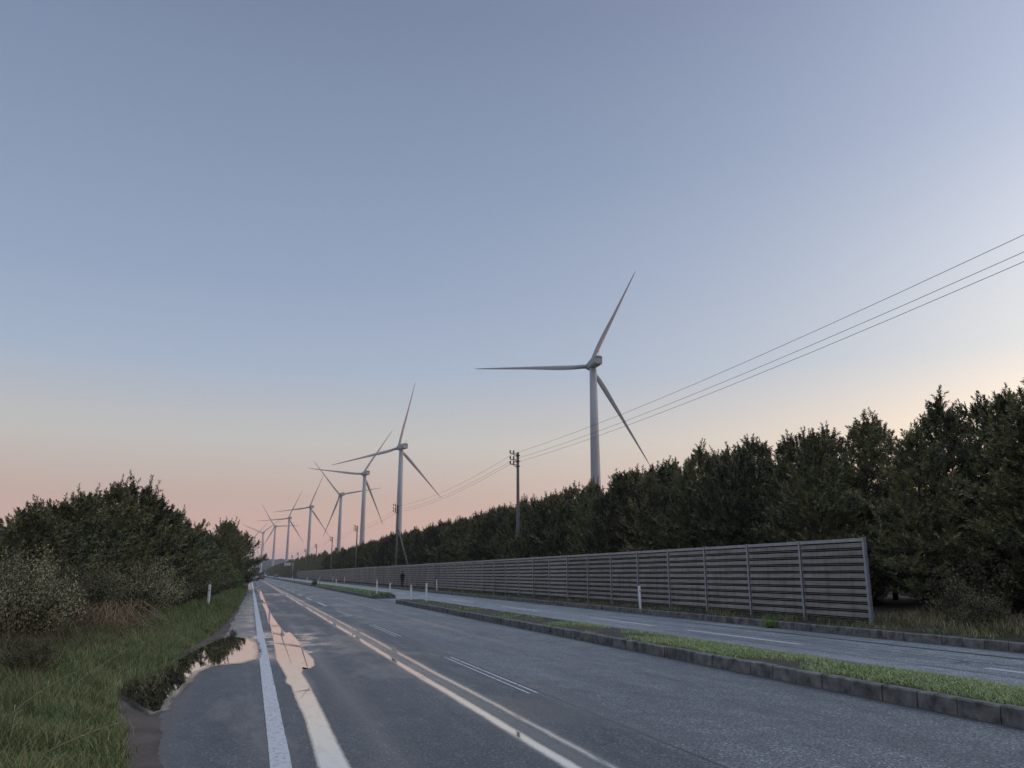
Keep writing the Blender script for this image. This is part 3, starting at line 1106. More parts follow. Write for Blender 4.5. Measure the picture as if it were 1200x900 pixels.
# left-hand pines
LP = [(-8.6, 22.0, 2.5, 0, 'leftmost small pine at the picture edge behind the silvery shrubs'),
      (-6.9, 24.5, 2.6, 1, 'small pine with a lone tall candle behind the leftmost silvery shrub'),
      (-6.3, 27.0, 3.3, 0, 'small pine carrying two tall thin candles above the silvery shrubs'),
      (-8.2, 29.0, 3.2, 2, 'dark pine in the second row behind the two-candle pine on the left'),
      (-5.9, 30.0, 3.85, 1, 'bushy pine left of the tallest pine in the left-hand clump'),
      (-7.6, 33.5, 4.0, 2, 'pine half hidden behind the bushy pine of the left-hand clump'),
      (-5.3, 34.0, 4.85, 2, 'tallest dark pine in the clump left of the road'),
      (-4.9, 37.5, 5.2, 0, 'broad dark pine beside the tallest one, above the white post on the left'),
      (-6.9, 39.0, 5.0, 1, 'pine showing between the two tallest pines left of the road'),
      (-4.6, 41.0, 5.0, 2, 'pine at the right shoulder of the left-hand clump'),
      (-4.2, 45.5, 4.8, 1, 'pine stepping down from the left-hand clump toward the road'),
      (-4.3, 52.0, 4.4, 0, 'low pine in the dip between the left-hand clump and the roadside tree'),
      (-5.2, 58.0, 4.8, 1, 'pine behind the dip left of the road'),
      (-4.0, 66.0, 5.0, 2, 'pine just before the tree that overhangs the left shoulder'),
      (-2.8, 84.0, 6.6, 2, 'dark pine leaning over the left shoulder of the road'),
      (-2.5, 92.0, 7.0, 1, 'second dark pine overhanging the left shoulder, farther along'),
      (-2.4, 101.0, 6.8, 2, 'last pine on the left before the road reaches the far turbines')]
for x, y, h, v, lab in LP:
    pine(x, y, .25, v, h * .88, lab, 'pines left of the road', True, wide=1.2 if h > 4.4 else 1.4)


def make_shrub(Rm, H, seed, nst, nlf, lw, ll, mt, upright=.6):
    rs = np.random.default_rng(seed)
    wood = MB()
    Pn, Dn, Tn = [], [], []
    for i in range(nst):
        tone_i = rs.random()
        az = rs.uniform(0, 6.283)
        rr = Rm * math.sqrt(rs.random())
        top = np.array([math.cos(az) * rr, math.sin(az) * rr, H * (1 - .55 * (rr / Rm) ** 2) * rs.uniform(.65, 1.1)])
        b0 = np.array([math.cos(az) * rr * .25, math.sin(az) * rr * .25, -.05])
        pts = []
        for t in np.linspace(0, 1, 6):
            p = b0 * (1 - t) + top * t
            p[:2] += (top - b0)[:2] * (t ** (1.6) - t) * upright
            p += rs.normal(0, .03, 3)
            pts.append(p)
        wood.tube([tuple(p) for p in pts], [.016 * (1 - .15 * k) for k in range(6)], 3, False)
        if i % 4 == 0:      # a few leafless twigs reach past the leaves
            e_ = pts[-1] + (pts[-1] - pts[-2]) * rs.uniform(.7, 1.6) + rs.normal(0, .06, 3)
            wood.tube([tuple(pts[-2]), tuple(pts[-1]), tuple(e_)], [.008, .006, .003], 3, False)
            sd_ = rs.normal(0, 1, 3) * .16
            wood.tube([tuple(pts[-1]), tuple(pts[-1] + sd_ + np.array([0, 0, .12]))], [.005, .003], 3, False)
        for k in range(nlf // nst):
            t = .12 + .88 * rs.random() ** .8
            q = t * 5
            qi = min(int(q), 4)
            p = pts[qi] * (1 - (q - qi)) + pts[qi + 1] * (q - qi)
            Pn.append(p + rs.normal(0, .055 + .02 * Rm, 3) * np.array([1, 1, .8]))
            dd = rs.normal(0, 1, 3)
            dd[2] = abs(dd[2]) * .8 + .2
            Dn.append(dd)
            Tn.append(.6 * tone_i + .4 * rs.random())
    Pn, Dn = np.array(Pn), np.array(Dn)
    Pn[:, 2] = np.maximum(Pn[:, 2], .03)
    Dn /= np.linalg.norm(Dn, axis=1, keepdims=True)
    sd = np.cross(Dn, rs.normal(0, 1, Dn.shape))
    sd /= np.linalg.norm(sd, axis=1, keepdims=True) + 1e-9
    L = ll * rs.uniform(.7, 1.3, len(Pn))[:, None]
    v = np.stack([Pn, Pn + Dn * L * .5 + sd * lw, Pn + Dn * L, Pn + Dn * L * .5 - sd * lw], 1).reshape(-1, 3)
    return wood.mesh('stem', M['twig']), np_mesh('foliage', v, np.arange(len(v)), np.arange(len(v) // 4) * 4, mt, np.repeat(np.array(Tn), 4))


SHR = {'silver': make_shrub(1.5, 1.9, 41, 85, 11000, .015, .07, M['silver']),
       'olive': make_shrub(1.4, 1.8, 42, 80, 11000, .016, .07, M['olive']),
       'lime': make_shrub(1.1, 3.2, 43, 26, 2600, .04, .12, M['lime'], .2),
       'low': make_shrub(.9, .8, 44, 40, 6000, .012, .05, M['olive']),
       'clump': make_shrub(.45, .35, 45, 20, 1500, .014, .06, M['lime'])}


def shrub(name, kind, x, y, z, s, sz, label, cat='shrub', group=None):
    st, fo = SHR[kind]
    root = link(name, None, None, (x, y, z), (0, 0, random.uniform(0, 6.28)), (s, s, sz))
    tag(root, label, cat, group)
    link('stem', st, root)
    link('foliage', fo, root)
    return root


G = 'shrubs left of the road'
for a in [('silver', -5.4, 16.0, 1.05, 1.15, 'silvery grey-green shrub at the left picture edge, tallest of the front shrubs'),
          ('silver', -4.6, 19.5, .95, 1.0, 'silvery shrub right of the tallest silvery one at the left edge'),
          ('silver', -6.6, 19.5, 1.2, 1.15, 'silvery shrub behind the front shrubs at the far left'),
          ('olive', -5.0, 12.6, .62, .6, 'low olive shrub nearest the camera at the left picture edge'),
          ('silver', -4.9, 14.2, .55, .5, 'small grey-green shrub in front of the tallest silvery one'),
          ('olive', -5.2, 23.0, 1.0, 1.05, 'dull olive shrub behind the silvery pair, in front of the small pines'),
          ('olive', -4.1, 25.5, .85, .9, 'brownish shrub above the heap of dead brambles'),
          ('olive', -4.7, 27.5, 1.1, 1.1, 'dark olive shrub at the foot of the bushy left-hand pine'),
          ('silver', -3.3, 30.5, .95, 1.0, 'grey leaved shrub with bare twigs left of the white roadside post'),
          ('olive', -4.2, 34.0, 1.1, 1.15, 'dark shrub under the tallest left-hand pine'),
          ('olive', -3.3, 37.0, .95, 1.0, 'dark shrub just behind the white post on the left verge'),
          ('olive', -2.9, 44.0, 1.0, 1.05, 'dark shrub beyond the white post on the left verge'),
          ('olive', -2.7, 51.0, 1.05, 1.0, 'dark shrub before the sapling with bright new leaves'),
          ('olive', -2.5, 59.0, 1.1, 1.1, 'dark shrub beside the sapling with bright new leaves'),
          ('olive', -2.3, 69.0, 1.1, 1.1, 'dark shrub at the foot of the overhanging pines on the left'),
          ('olive', -1.9, 80.0, 1.0, 1.1, 'last dark shrub at the road edge under the overhanging pine')]:
    shrub('shrub', a[0], a[1], a[2], .25, a[3], a[4], a[5], 'shrub', G)
shrub('sapling', 'lime', -1.95, 70.0, .25, 1.05, 1.05, 'sapling with bright yellow-green new leaves among the dark left-hand trees', 'sapling')
shrub('shrub', 'olive', -2.8, 13.2, .2, .32, .35, 'low dark weed bush in the grass at the left edge', 'shrub', G)
# right side, past the end of the barrier
for a in [('low', 18.6, 17.4, 1.0, 1.0, 'low dark shrub just right of the barrier end post'),
          ('low', 19.6, 14.2, 1.2, 1.25, 'low dark shrub under the pines at the right picture edge'),
          ('low', 19.9, 19.0, 1.3, 1.5, 'dark shrub half behind the barrier end post'),
          ('low', 20.5, 12.4, 1.4, 1.6, 'shrub at the right picture edge beside the bare trunk')]:
    shrub('shrub', a[0], a[1], a[2], .3, a[3], a[4], a[5], 'shrub', 'shrubs under the right-hand pines')
for i in range(16):
    yy = 3 + i * 2.0 + random.uniform(-.6, .6)
    xx = 23.5 + 4.5 * (i % 3) + random.uniform(-1, 1)
    shrub('undergrowth_bush', 'olive', xx, yy, .4, random.uniform(1.5, 2.0), random.uniform(1.3, 2.0), 'dark bush in the undergrowth between the pine trunks right of the barrier', 'bush', 'undergrowth bushes under the right-hand pines')
shrub('weed_clump', 'clump', 15.5, 22.3, .02, .6, .7, 'small leafy weed growing at the far kerb below the barrier', 'weed')
shrub('shrub', 'low', 8.75, 118.2, .15, .75, .9, 'dark round bush on the tip of the distant median', 'shrub')
shrub('shrub', 'low', 9.25, 57.6, .02, .32, .45, 'small dark bush standing in for the shaded near tip of the second median', 'shrub')  # stands in for the nose's curved end in shadow and its dark rubber

shrub('weed_clump', 'low', -.36, 22.9, .0, .17, .28, 'small dark clump of weed at the far edge of the roadside puddle', 'weed')
# heap of dead bramble stems
b = MB()
rs = random.Random(5)
for i in range(300):
    x, y = -3.35 + rs.gauss(0, .30), 23.4 + rs.gauss(0, .8)
    az = rs.uniform(0, 6.28)
    ln, hh = rs.uniform(.4, 1.3), rs.uniform(.25, .85)
    pts = [(x + math.cos(az) * ln * t, y + math.sin(az) * ln * t, .15 + hh * math.sin(min(1, t * 1.15) * 2.6)) for t in (0, .25, .5, .75, 1)]
    b.tube(pts, [.008, .007, .006, .005, .003], 3, False)
tag(link('dead_brambles', b.mesh('dead_brambles', M['dead'])), 'heap of tan brown dead bramble stems above the grass verge', 'brambles')
# dry reed stalks leaning over the verge
for i, (x, y, az, ln, hh, lab) in enumerate([(-2.35, 9.6, .9, 1.0, .75, 'long dry stalk arching over the grass at lower left'),
                                             (-2.2, 12.0, .5, 1.1, 1.0, 'tall straw stalk with a nodding tip above the left verge'),
                                             (-1.65, 8.1, .4, .7, .35, 'short pale stalk lying low in the grass at the bottom left')]):
    b = MB()
    b.tube([(x + math.cos(az) * ln * t, y + math.sin(az) * ln * t, .1 + hh * (t - .35 * t * t)) for t in np.linspace(0, 1, 7)], [.006 - .0006 * k for k in range(7)], 4)
    o = link('dry_stalk', b.mesh('dry_stalk', M['drygrass']))
    tag(o, lab, 'stalk', 'dry stalks in the left verge')
    for k in range(4):
        t = .25 + .18 * k
        p = Vector((x + math.cos(az) * ln * t, y + math.sin(az) * ln * t, .1 + hh * (t - .35 * t * t)))
        lf = MB()
        a2 = az + (-1) ** k * .9
        e = Vector((math.cos(a2), math.sin(a2), .2)) * .16
        s_ = Vector((-math.sin(a2), math.cos(a2), 0)) * .008
        lf.add([p, p + e * .5 + s_ + Vector((0, 0, .03)), p + e, p + e * .5 - s_ + Vector((0, 0, .03))], [(0, 1, 2, 3)])
        link('leaf', lf.mesh('leaf', M['drygrass']), o)

# bare dead trunk in the dark gap at the right
t_ = empty('bare_tree', (22.0, 17.6, .3), 'bare grey trunk with dead branches in the dark gap at the right', 'tree')
b = MB()
b.tube([(0, 0, -.2), (.05, 0, 1.2), (.0, .1, 2.4), (.1, .05, 3.8)], [.085, .07, .055, .03], 7)
link('trunk', b.mesh('trunk', M['pole']), t_)
for az, zz, ln, dr_ in ((2.6, 2.0, 1.1, -.15), (-.4, 1.8, 1.0, .1), (2.9, 1.25, .8, .2), (.2, 2.7, .8, .3), (-2.2, 1.5, .7, -.1)):
    b = MB()
    b.tube([(.03 + math.cos(az) * ln * t, math.sin(az) * ln * t, zz + dr_ * math.sin(t * 3) + .35 * t * t) for t in np.linspace(0, 1, 6)], [.026, .022, .018, .013, .009, .004], 5)
    link('branch', b.mesh('branch', M['pole']), t_)

# ------------------------------------------------------------------ noise barrier
FX, FZ, FH, FP = 17.1, .22, 2.44, 2.95
F0 = 19.55
NP = 105
root = empty('noise_barrier', (FX, F0, FZ), 'long grey-brown louvred noise barrier along the far side of the road', 'noise barrier')


def panel_bm(n_pan=1):
    b_ = MB()
    for p_ in range(n_pan):
        y0, y1 = p_ * FP + .055, (p_ + 1) * FP - .055
        nl = 10
        u = (FH - .22) / nl
        for i in range(nl):
            z = .10 + i * u
            prof = [(-.015, z + .088), (-.104, z + .076), (-.110, z + .084), (-.096, z + u * .90), (-.086, z + u * .94), (-.015, z + u * .95)]
            vs_ = [(x, y0, zz) for x, zz in prof] + [(x, y1, zz) for x, zz in prof]
            k_ = len(prof)
            b_.add(vs_, [tuple(reversed(q_)) for q_ in [(j, j + 1, k_ + j + 1, k_ + j) for j in range(k_ - 1)]] + [tuple(range(k_)), tuple(range(2 * k_ - 1, k_ - 1, -1))])
            b_.box(-.090, -.015, y0, y1, z + .030, z + .044)
    return b_


def backing_bm(n_pan=1):
    b_ = MB()
    for p_ in range(n_pan):
        b_.box(-.014, .03, p_ * FP + .055, (p_ + 1) * FP - .055, .10, FH - .10)
    return b_


def rail_bm(n_pan=1):
    b_ = MB()
    for p_ in range(n_pan):
        b_.box(-.120, .03, p_ * FP + .055, (p_ + 1) * FP - .055, FH - .098, FH)
    return b_


def post_bm():
    b_ = MB()
    b_.box(-.128, -.116, -.0, .0, 0, 0) if False else None
    b_.box(-.136, -.122, -.040, .040, -.25, FH + .02)      # front flange
    b_.box(-.122, -.050, -.008, .008, -.25, FH + .018)      # web
    b_.box(-.050, -.036, -.040, .040, -.25, FH + .02)        # rear flange
    return b_


M['backing'] = mat('gap_shade_backing', (.060, .055, .050), .9, .1)  # dark colour puts the shade of the slat gaps into the backing
pm = panel_bm().mesh('panel', M['louvre'])
bmk = backing_bm().mesh('backing', M['backing'])
rm = rail_bm().mesh('top_rail', M['galv'])
qm = post_bm().mesh('post', M['galv'])
for i in range(98):
    p = link('panel', pm, root, (0, i * FP, 0))
    link('top_rail', rm, p)
    link('backing', bmk, p)
    link('post', qm, root, (0, i * FP, 0))
p = link('panel', panel_bm(NP - 98).mesh('panel', M['louvre']), root, (0, 98 * FP, 0))
tag(p, kind='stuff')
link('backing', backing_bm(NP - 98).mesh('backing', M['backing']), p)
p2 = link('top_rail', rail_bm(NP - 98).mesh('top_rail', M['galv']), p)
b = MB()
for i in range(98, NP + 1):
    o_ = len(b.v)
    pb = post_bm()
    b.add([(x, y + (i - 98) * FP, z) for x, y, z in pb.v], pb.f)
p = link('post', b.mesh('post', M['galv']), root, (0, 98 * FP, 0))
tag(p, kind='stuff')

# ------------------------------------------------------------------ utility poles and wires
PX = 19.05
PTOP = 10.55


def make_pole():
    b_ = MB()
    b_.lathe([(.165, -.4), (.16, 0), (.10, PTOP)], 12)
    body = b_.mesh('shaft', M['pole'], True)
    arms = []
    for z in (PTOP - .10, PTOP - .55, PTOP - .93):
        a_ = MB()
        a_.tube([(.0, 0, z - .05), (-.35, 0, z - .02), (-.62, 0, z)], .035, 6)
        a_.tube([(.0, 0, z - .30), (-.40, 0, z - .05)], .022, 5)
        a_.box(-.14, .14, -.14, .14, z - .16, z - .10)
        i_ = MB()
        for xx in (-.34, -.62):
            i_.lathe([(.03, 0), (.075, .02), (.04, .06), (.085, .09), (.04, .13), (.07, .17), (.02, .24)], 10, (xx, 0, z + .03))
        arms.append((a_.mesh('bracket', M['insul']), i_.mesh('insulator', M['insul'], True)))
    s_ = MB()
    for k in range(14):
        zz = 3.0 + k * .45
        sd = (-1) ** k
        s_.tube([(0, sd * .13, zz), (0, sd * .30, zz)], .011, 4)
    return body, arms, s_.mesh('step_bolts', M['insul'])


PB, PA, PS = make_pole()
plabels = ['near concrete utility pole just outside the right picture edge', 'nearest concrete utility pole in view, rising from the pines with three stacked brackets',
           'utility pole with a leaning brace pole, in front of the second large turbine', 'utility pole standing just right of the third turbine tower',
           'utility pole to the right of the fourth turbine tower', 'utility pole right of the fifth turbine tower', 'distant utility pole overlapping the fifth turbine tower', 'tiny utility pole left of the fifth turbine tower', 'farthest utility pole above the treeline']
for y, lab in zip(POLE_Y, plabels):
    r_ = empty('utility_pole', (PX if abs(y - 109.2) > 1 else 18.45, y, .25), lab, 'utility pole', 'utility poles along the wood')
    link('shaft', PB, r_)
    for am, im in PA:
        br = link('bracket', am, r_)
        link('insulator', im, br)
    link('step_bolts', PS, r_)
    if abs(y - 109.2) < 1:
        b = MB()
        b.tube([(.15, -.05, 7.2), (1.0, -2.2, 3.2), (1.75, -4.0, -.3)], [.10, .12, .14], 8)
        link('brace', b.mesh('brace', M['pole'], True), r_)
for z, nm in ((PTOP - .10, 'uppermost'), (PTOP - .55, 'middle'), (PTOP - .93, 'lowest')):
    b = MB()
    ext = [-40.0] + POLE_Y
    xx = PX - .34 if nm != 'lowest' else PX - .62
    pts = []
    for a, c in zip(ext[:-1], ext[1:]):
        k = 14
        for j in range(k):
            t = j / k
            pts.append((xx, a + (c - a) * t, z + .25 - 2.5 * t * (1 - t) * (1 if c - a > 40 else .4)))
    pts.append((xx, ext[-1], z + .25))
    b.tube(pts, .0085, 5)
    tag(link('overhead_wire', b.mesh('overhead_wire', M['wire'], True)), nm + ' of the three black wires strung between the utility poles', 'wire', 'overhead wires')

# ------------------------------------------------------------------ wind turbines
HUB_Z, BL = 80.0, 45.2
TILT = R(5)


def blade_mesh():
    b_ = MB()
    st = []
    for t in np.linspace(0, 1, 22):
        r = 1.2 + (BL - 1.2) * t
        if t < .05:
            ch, th, tw = 1.7, 1.0, 0
        else:
            u = (t - .05) / .95
            ch = np.interp(u, [0, .12, .22, .5, .8, .96, 1], [1.6, 1.95, 1.9, 1.15, .64, .35, .10])
            th = np.interp(u, [0, .12, .25, .5, 1], [.95, .5, .30, .22, .16])
            tw = np.interp(u, [0, .3, 1], [22, 9, 1])
        st.append((r, ch, th, R(tw + 4), float(np.interp(t, [0, .5, 1], [0, .3, 1.3]))))
    n = 12
    for r, ch, th, tw, bend in st:
        for j in range(n):
            a = 2 * math.pi * j / n
            cx = math.cos(a) * .5
            cy = math.sin(a) * .5 * th * (1 if th > .9 else (.55 + .75 * (cx + .5)))
            cx = cx + (0 if th > .9 else -.18)
            x, y = cx * ch, cy * ch
            b_.v.append((x * math.cos(tw) - y * math.sin(tw), x * math.sin(tw) + y * math.cos(tw) + bend, r))
    for i in range(len(st) - 1):
        for j in range(n):
            b_.f.append((i * n + j, i * n + (j + 1) % n, (i + 1) * n + (j + 1) % n, (i + 1) * n + j))
    b_.f.append(tuple(range(n - 1, -1, -1)))
    b_.f.append(tuple((len(st) - 1) * n + j for j in range(n)))
    return b_.mesh('blade', M['turbine'], True)


def rounded(mb_name, prof, y0, y1, sc_end, m):
    """superellipse-ish box lofted along y"""
    b_ = MB()
    rings = []
    n = 20
    for y, s in prof:
        for j in range(n):
            a = 2 * math.pi * (j + .5) / n
            c, s_ = math.cos(a), math.sin(a)
            k = (abs(c) ** 5 + abs(s_) ** 5) ** (-1 / 5)
            b_.v.append((c * k * s[0], y, s[2] + s_ * k * s[1]))
    q = len(prof)
    for i in range(q - 1):
        for j in range(n):
            b_.f.append((i * n + j, (i + 1) * n + j, (i + 1) * n + (j + 1) % n, i * n + (j + 1) % n))
    b_.f.append(tuple(range(n)))
    b_.f.append(tuple((q - 1) * n + j for j in range(n - 1, -1, -1)))
    return b_.mesh(mb_name, m, False)


T_BL = blade_mesh()
b = MB()
b.lathe([(2.25, -1.0), (2.2, 0), (1.95, 25), (1.68, 50), (1.32, HUB_Z - 1.9)], 32)
T_TW = b.mesh('tower', M['turbine'], True)
# nacelle runs along local -y (rear) from the hub at +y
T_NA = rounded('nacelle', [(2.6, (1.0, 1.1, .1)), (2.3, (1.45, 1.5, .1)), (-3.0, (1.72, 1.75, .2)), (-6.2, (1.7, 1.75, .2)), (-6.6, (1.5, 1.5, .25))], 0, 0, 1, M['turbine'])
b = MB()
b.box(-1.35, 1.35, -6.66, -6.60, .95, 1.30)
T_VE = b.mesh('vent', M['turbine_dark'])
b = MB()
b.tube([(.5, -5.6, 1.9), (.5, -5.6, 4.2)], .07, 6)
b.tube([(.1, -5.6, 3.6), (.9, -5.6, 3.6)], .06, 5)
T_MA = b.mesh('sensor_mast', M['turbine'])
b = MB()
pr = [(1.55, 0.0), (1.6, .8), (1.5, 1.7), (1.15, 2.5), (.55, 3.0), (.05, 3.1)]
b.lathe(pr, 20)
b.v = [(x, z - .4, -y) for x, y, z in b.v]
T_HU = b.mesh('hub', M['turbine'], True)

#       hub x, y        yaw  phase  label
TURB = [(119.5, 276.6, 5, 64, 'largest and nearest white wind turbine, rising above the pines right of centre'),
        (84.1, 503.3, -15, 78, 'second largest turbine, behind the braced utility pole'),
        (80.1, 647.3, -15, 58, 'third turbine from the right, one blade pointing level to the left'),
        (80.5, 829.6, -12, 12, 'fourth turbine from the right, blades in a Y with one pointing down-left'),
        (61.6, 995.9, -16, 70, 'fifth turbine from the right, an upper blade tip crossing the fourth one blade'),
        (45.8, 1206.0, -16, 67, 'sixth turbine from the right, its level blade passing in front of its left neighbour'),
        (32.7, 1422.7, -14, 4, 'seventh turbine from the right, with an upper-left slanting blade'),
        (16.1, 1649.2, -14, 39, 'eighth turbine, slim and low beside the left-hand trees'),
        (0.6, 1872.2, -14, 50, 'farthest turbine, mostly hidden behind the overhanging left-hand pine')]
for hx, hy, yaw, ph, lab in TURB:
    yw = R(yaw)
    ax = Vector((math.sin(yw), math.cos(yw), 0))
    base = Vector((hx, hy, 0)) - ax * 4.2
    r_ = empty('wind_turbine', (base.x, base.y, 0), lab, 'wind turbine', 'wind turbines in a row along the wood', -yw)
    link('tower', T_TW, r_)
    na = link('nacelle', T_NA, r_, (0, 0, HUB_Z - .2), (TILT * .0, 0, 0))
    link('vent', T_VE, na)
    link('sensor_mast', T_MA, na)
    hu = link('hub', T_HU, r_, (0, 3.4, HUB_Z), (TILT, 0, 0))
    for k in range(3):
        ang = R(ph - 120 * k)
        mrot = Matrix.Rotation(TILT, 4, 'X') @ Matrix.Rotation(R(90) - ang, 4, 'Y')
        bl = link('blade', T_BL, r_, (0, 4.2, HUB_Z), mrot.to_euler())

# ------------------------------------------------------------------ delineator posts


def make_post(topmat, tall=.93):
    b_ = MB()
    b_.lathe([(.055, -.2), (.055, tall - .12)], 10)
    t_m = MB()
    t_m.lathe([(.0555, tall - .12), (.0555, tall - .01), (.04, tall)], 10)
    d_ = MB()
    d_.lathe([(.035, 0), (.035, .012)], 12)
    d_.v = [(x, -.056 - z, tall - .2 + y) for x, y, z in d_.v]
    return b_.mesh('stake', M['post_white']), t_m.mesh('cap', topmat), d_.mesh('reflector', M['post_grey'])


PW, PO = make_post(M['post_white']), make_post(M['post_orange'])
POSTS = [(-1.76, 40.1, .04, PW, 'white marker post standing in the grass on the left verge'),
         (8.75, 46.4, .20, PO, 'orange-topped marker post at the tip of the near median'),
         (9.45, 45.6, .20, PW, 'white marker post on the near median, right of the orange-topped one'),
         (8.45, 57.6, .20, PW, 'white marker post at the grassy near tip of the second median'),
         (9.40, 57.9, .10, PW, 'white marker post at the far corner of the second median tip'),
         (8.95, 91.3, .20, PW, 'white marker post along the second median before its far tip'),
         (8.7, 113.8, .05, PW, 'white marker post beside the dark bush on the distant median tip'),
         (9.5, 149.0, .20, PW, 'white marker post on the distant median beyond the dark bush'),
         (8.9, 190.0, .20, PW, 'farthest white marker post on the median'),
         (15.97, 32.1, .20, PW, 'white marker post against the barrier on the far kerb, nearest one'),
         (16.1, 73.0, .20, PW, 'white marker post on the far kerb, right of the walking person'),
         (16.1, 110.0, .20, PO, 'orange-topped marker post on the far kerb, left of the walking person'),
         (16.1, 150.0, .20, PW, 'white marker post on the far kerb before the distant panels'),
         (16.1, 172.0, .20, PW, 'small white marker post far along the barrier'),
         (16.1, 205.0, .20, PW, 'tiny white marker post farthest along the barrier')]
for x, y, z, (m1, m2, m3), lab in POSTS:
    r_ = empty('marker_post', (x, y, z), lab, 'marker post', 'roadside marker posts', random.uniform(-.1, .1))
    r_.rotation_euler = (random.uniform(-.03, .03), random.uniform(-.03, .03), 0)
    if x < 0:
        r_.scale = (1.15, 1.15, 1.2)
    st = link('stake', m1, r_)
    link('cap', m2, r_)
    link('reflector', m3, r_)

# ------------------------------------------------------------------ person walking beside the barrier


def skin_body(name, joints, edges, m, sub=1):
    me = bpy.data.meshes.new(name)
    me.from_pydata([j[0] for j in joints], edges, [])
    o = bpy.data.objects.new(name, me)
    C.objects.link(o)
    md = o.modifiers.new('skin', 'SKIN')
    for i, j in enumerate(joints):
        me.skin_vertices[0].data[i].radius = (j[1], j[2] if len(j) > 2 else j[1])
    me.skin_vertices[0].data[0].use_root = True
    s = o.modifiers.new('sub', 'SUBSURF')
    s.levels = s.render_levels = sub
    me.materials.append(m)
    return o


J = [((0, 0, .92), .15, .12), ((0, 0, 1.12), .14, .11), ((0, 0, 1.34), .17, .12), ((0, 0, 1.46), .06), ((0, .01, 1.53), .07), ((0, .02, 1.62), .095), ((0, .015, 1.70), .07),
     ((.19, 0, 1.38), .06), ((.25, -.04, 1.12), .045), ((.25, .08, .90), .035), ((-.19, 0, 1.38), .06), ((-.25, .05, 1.12), .045), ((-.24, .16, .92), .035),
     ((.09, 0, .86), .095), ((.10, .14, .49), .065), ((.10, .10, .10), .045), ((.10, .24, .04), .04),
     ((-.09, 0, .86), .095), ((-.10, -.06, .48), .065), ((-.10, -.28, .14), .045), ((-.10, -.20, .04), .04), ((.25, .12, .83), .03), ((-.24, .20, .85), .03)]
E_ = [(0, 1), (1, 2), (2, 3), (3, 4), (4, 5), (5, 6), (2, 7), (7, 8), (8, 9), (9, 21), (2, 10), (10, 11), (11, 12), (12, 22), (0, 13), (13, 14), (14, 15), (15, 16), (0, 17), (17, 18), (18, 19), (19, 20)]
person = skin_body('person', J, E_, M['cloth'], 2)
person.location = (16.45, 92.8, .205)
person.rotation_euler = (0, 0, R(180))
tag(person, 'person in dark clothes walking along the kerb beside the noise barrier', 'person')
b = MB()
b.lathe([(.075, -.10), (.105, -.03), (.108, .04), (.085, .10), (.02, .125)], 14)
link('hair', b.mesh('hair', M['hair'], True), person, (0, -.015, 1.66))
b = MB()
b.lathe([(.04, -.05), (.065, 0), (.05, .05), (.01, .07)], 12)
link('face', b.mesh('face', M['skin'], True), person, (0, .065, 1.60))


# ------------------------------------------------------------------ distant vehicles, sign, building
def car(name, x, y, rz, paint, label, van=False):
    r_ = empty(name, (x, y, .0), label, 'car', None, rz)
    H = 1.95 if van else 1.5
    pr = [(-2.1, .35), (-2.15, .75), (-1.3 if not van else -2.0, .92), (-.75 if not van else -1.55, H - .05), (1.2 if not van else 1.9, H), (1.95, .98), (2.1, .85), (2.1, .35)]
    b_ = MB()
    k = len(pr)
    vs_ = [(-.84 if z < 1 else -.70, y_, z) for y_, z in pr] + [(.84 if z < 1 else .70, y_, z) for y_, z in pr]
    b_.add(vs_, [(j, (j + 1) % k, k + (j + 1) % k, k + j) for j in range(k)] + [tuple(range(k - 1, -1, -1)), tuple(range(k, 2 * k))])
    link('body', b_.mesh('body', paint), r_)
    w_ = MB()
    fy0, fy1 = pr[2], pr[3]
    w_.add([(-.66, fy0[0] + .08, fy0[1] + .06), (.66, fy0[0] + .08, fy0[1] + .06), (.6, fy1[0] - .03, fy1[1] - .05), (-.6, fy1[0] - .03, fy1[1] - .05)], [(0, 1, 2, 3)])
    w_.v = [(a, c - .03, e + .02) for a, c, e in w_.v]
    link('windscreen', w_.mesh('windscreen', M['glass']), r_)
    for sx_ in (-1, 1):
        for wy in (-1.3, 1.3):
            t = MB()
            t.lathe([(.22, -.1), (.32, -.09), (.32, .09), (.22, .1)], 16)
            t.v = [(sx_ * .76 + z, wy + y_, .32 + x_) for x_, y_, z in t.v]
            link('wheel', t.mesh('wheel', M['tyre'], True), r_)
        hl = MB()
        hl.box(sx_ * .62 - .14, sx_ * .62 + .14, -2.17, -2.12, .62, .74)
        link('headlight', hl.mesh('headlight', M['post_grey']), r_)
    return r_


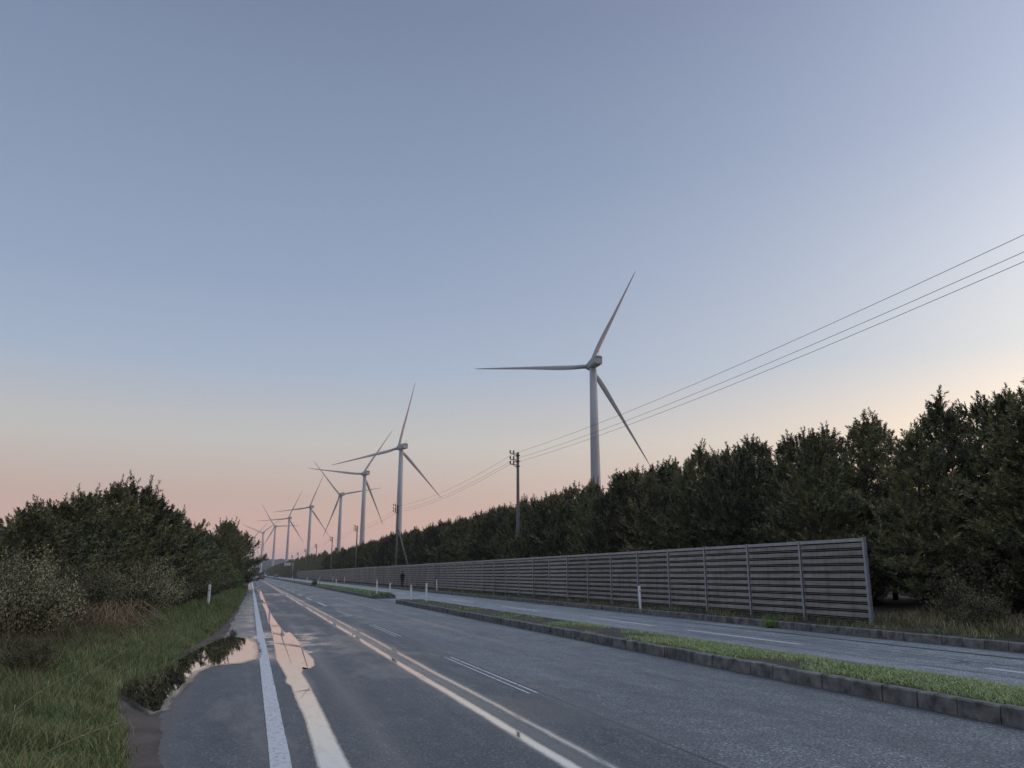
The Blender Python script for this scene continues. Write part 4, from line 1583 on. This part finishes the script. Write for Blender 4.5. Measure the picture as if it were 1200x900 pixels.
car('parked_car', 11.2, 395, 0, M['car_dark'], 'dark car far off on the opposite carriageway, beyond the median')
car('hatchback_car', 5.6, 640, R(180), M['car_dark'], 'small dark car far ahead on our carriageway')
car('van', 12.0, 720, 0, M['car_white'], 'white van in the far distance coming toward us', True)

r_ = empty('road_sign', (16.3, 350, .2), 'pale overhead road sign on a cantilever arm over the far carriageway', 'road sign')
b = MB()
b.lathe([(.14, -.3), (.12, 6.2)], 10)
link('mast', b.mesh('mast', M['galv'], True), r_)
b = MB()
b.tube([(0, 0, 5.6), (-3.4, 0, 5.8)], .07, 8)
b.tube([(0, 0, 5.0), (-3.4, 0, 5.2)], .07, 8)
link('arm', b.mesh('arm', M['galv']), r_)
b = MB()
b.box(-3.5, -.9, -.12, -.08, 4.9, 6.1)
link('panel', b.mesh('panel', M['sign']), r_)

r_ = empty('building', (-2.5, 900, 0), 'small pale building at the far end of the road', 'building')
b = MB()
b.box(-7, 9, 0, 12, 0, 7)
link('wall', b.mesh('wall', M['wall']), r_)
b = MB()
b.add([(-7.4, -.4, 7.004), (9.4, -.4, 7.004), (9.4, 12.4, 7.004), (-7.4, 12.4, 7.004), (-7.4, 6, 9.4), (9.4, 6, 9.4)], [(0, 1, 5, 4), (2, 3, 4, 5), (1, 2, 5), (3, 0, 4), (0, 3, 2, 1)])
link('roof', b.mesh('roof', M['pole']), r_)
for i in range(4):
    b = MB()
    b.box(-5.5 + i * 3.7, -3.7 + i * 3.7, -.06, -.003, 3.6, 5.4)
    link('window', b.mesh('window', M['glass']), r_)

# ------------------------------------------------------------------ haze
HAZE = 0.00016
if HAZE:
    hm = bpy.data.materials.new('haze')
    hm.use_nodes = True
    ht = hm.node_tree
    ht.nodes.clear()
    pv = ht.nodes.new('ShaderNodeVolumePrincipled')
    pv.inputs['Color'].default_value = (.80, .86, .95, 1)
    pv.inputs['Density'].default_value = HAZE
    pv.inputs['Anisotropy'].default_value = .2
    oo = ht.nodes.new('ShaderNodeOutputMaterial')
    ht.links.new(pv.outputs[0], oo.inputs['Volume'])
    b = MB()
    b.box(-5200, 5200, -3200, 7200, -1.6, 135)
    tag(link('haze', b.mesh('haze', hm)), kind='stuff')
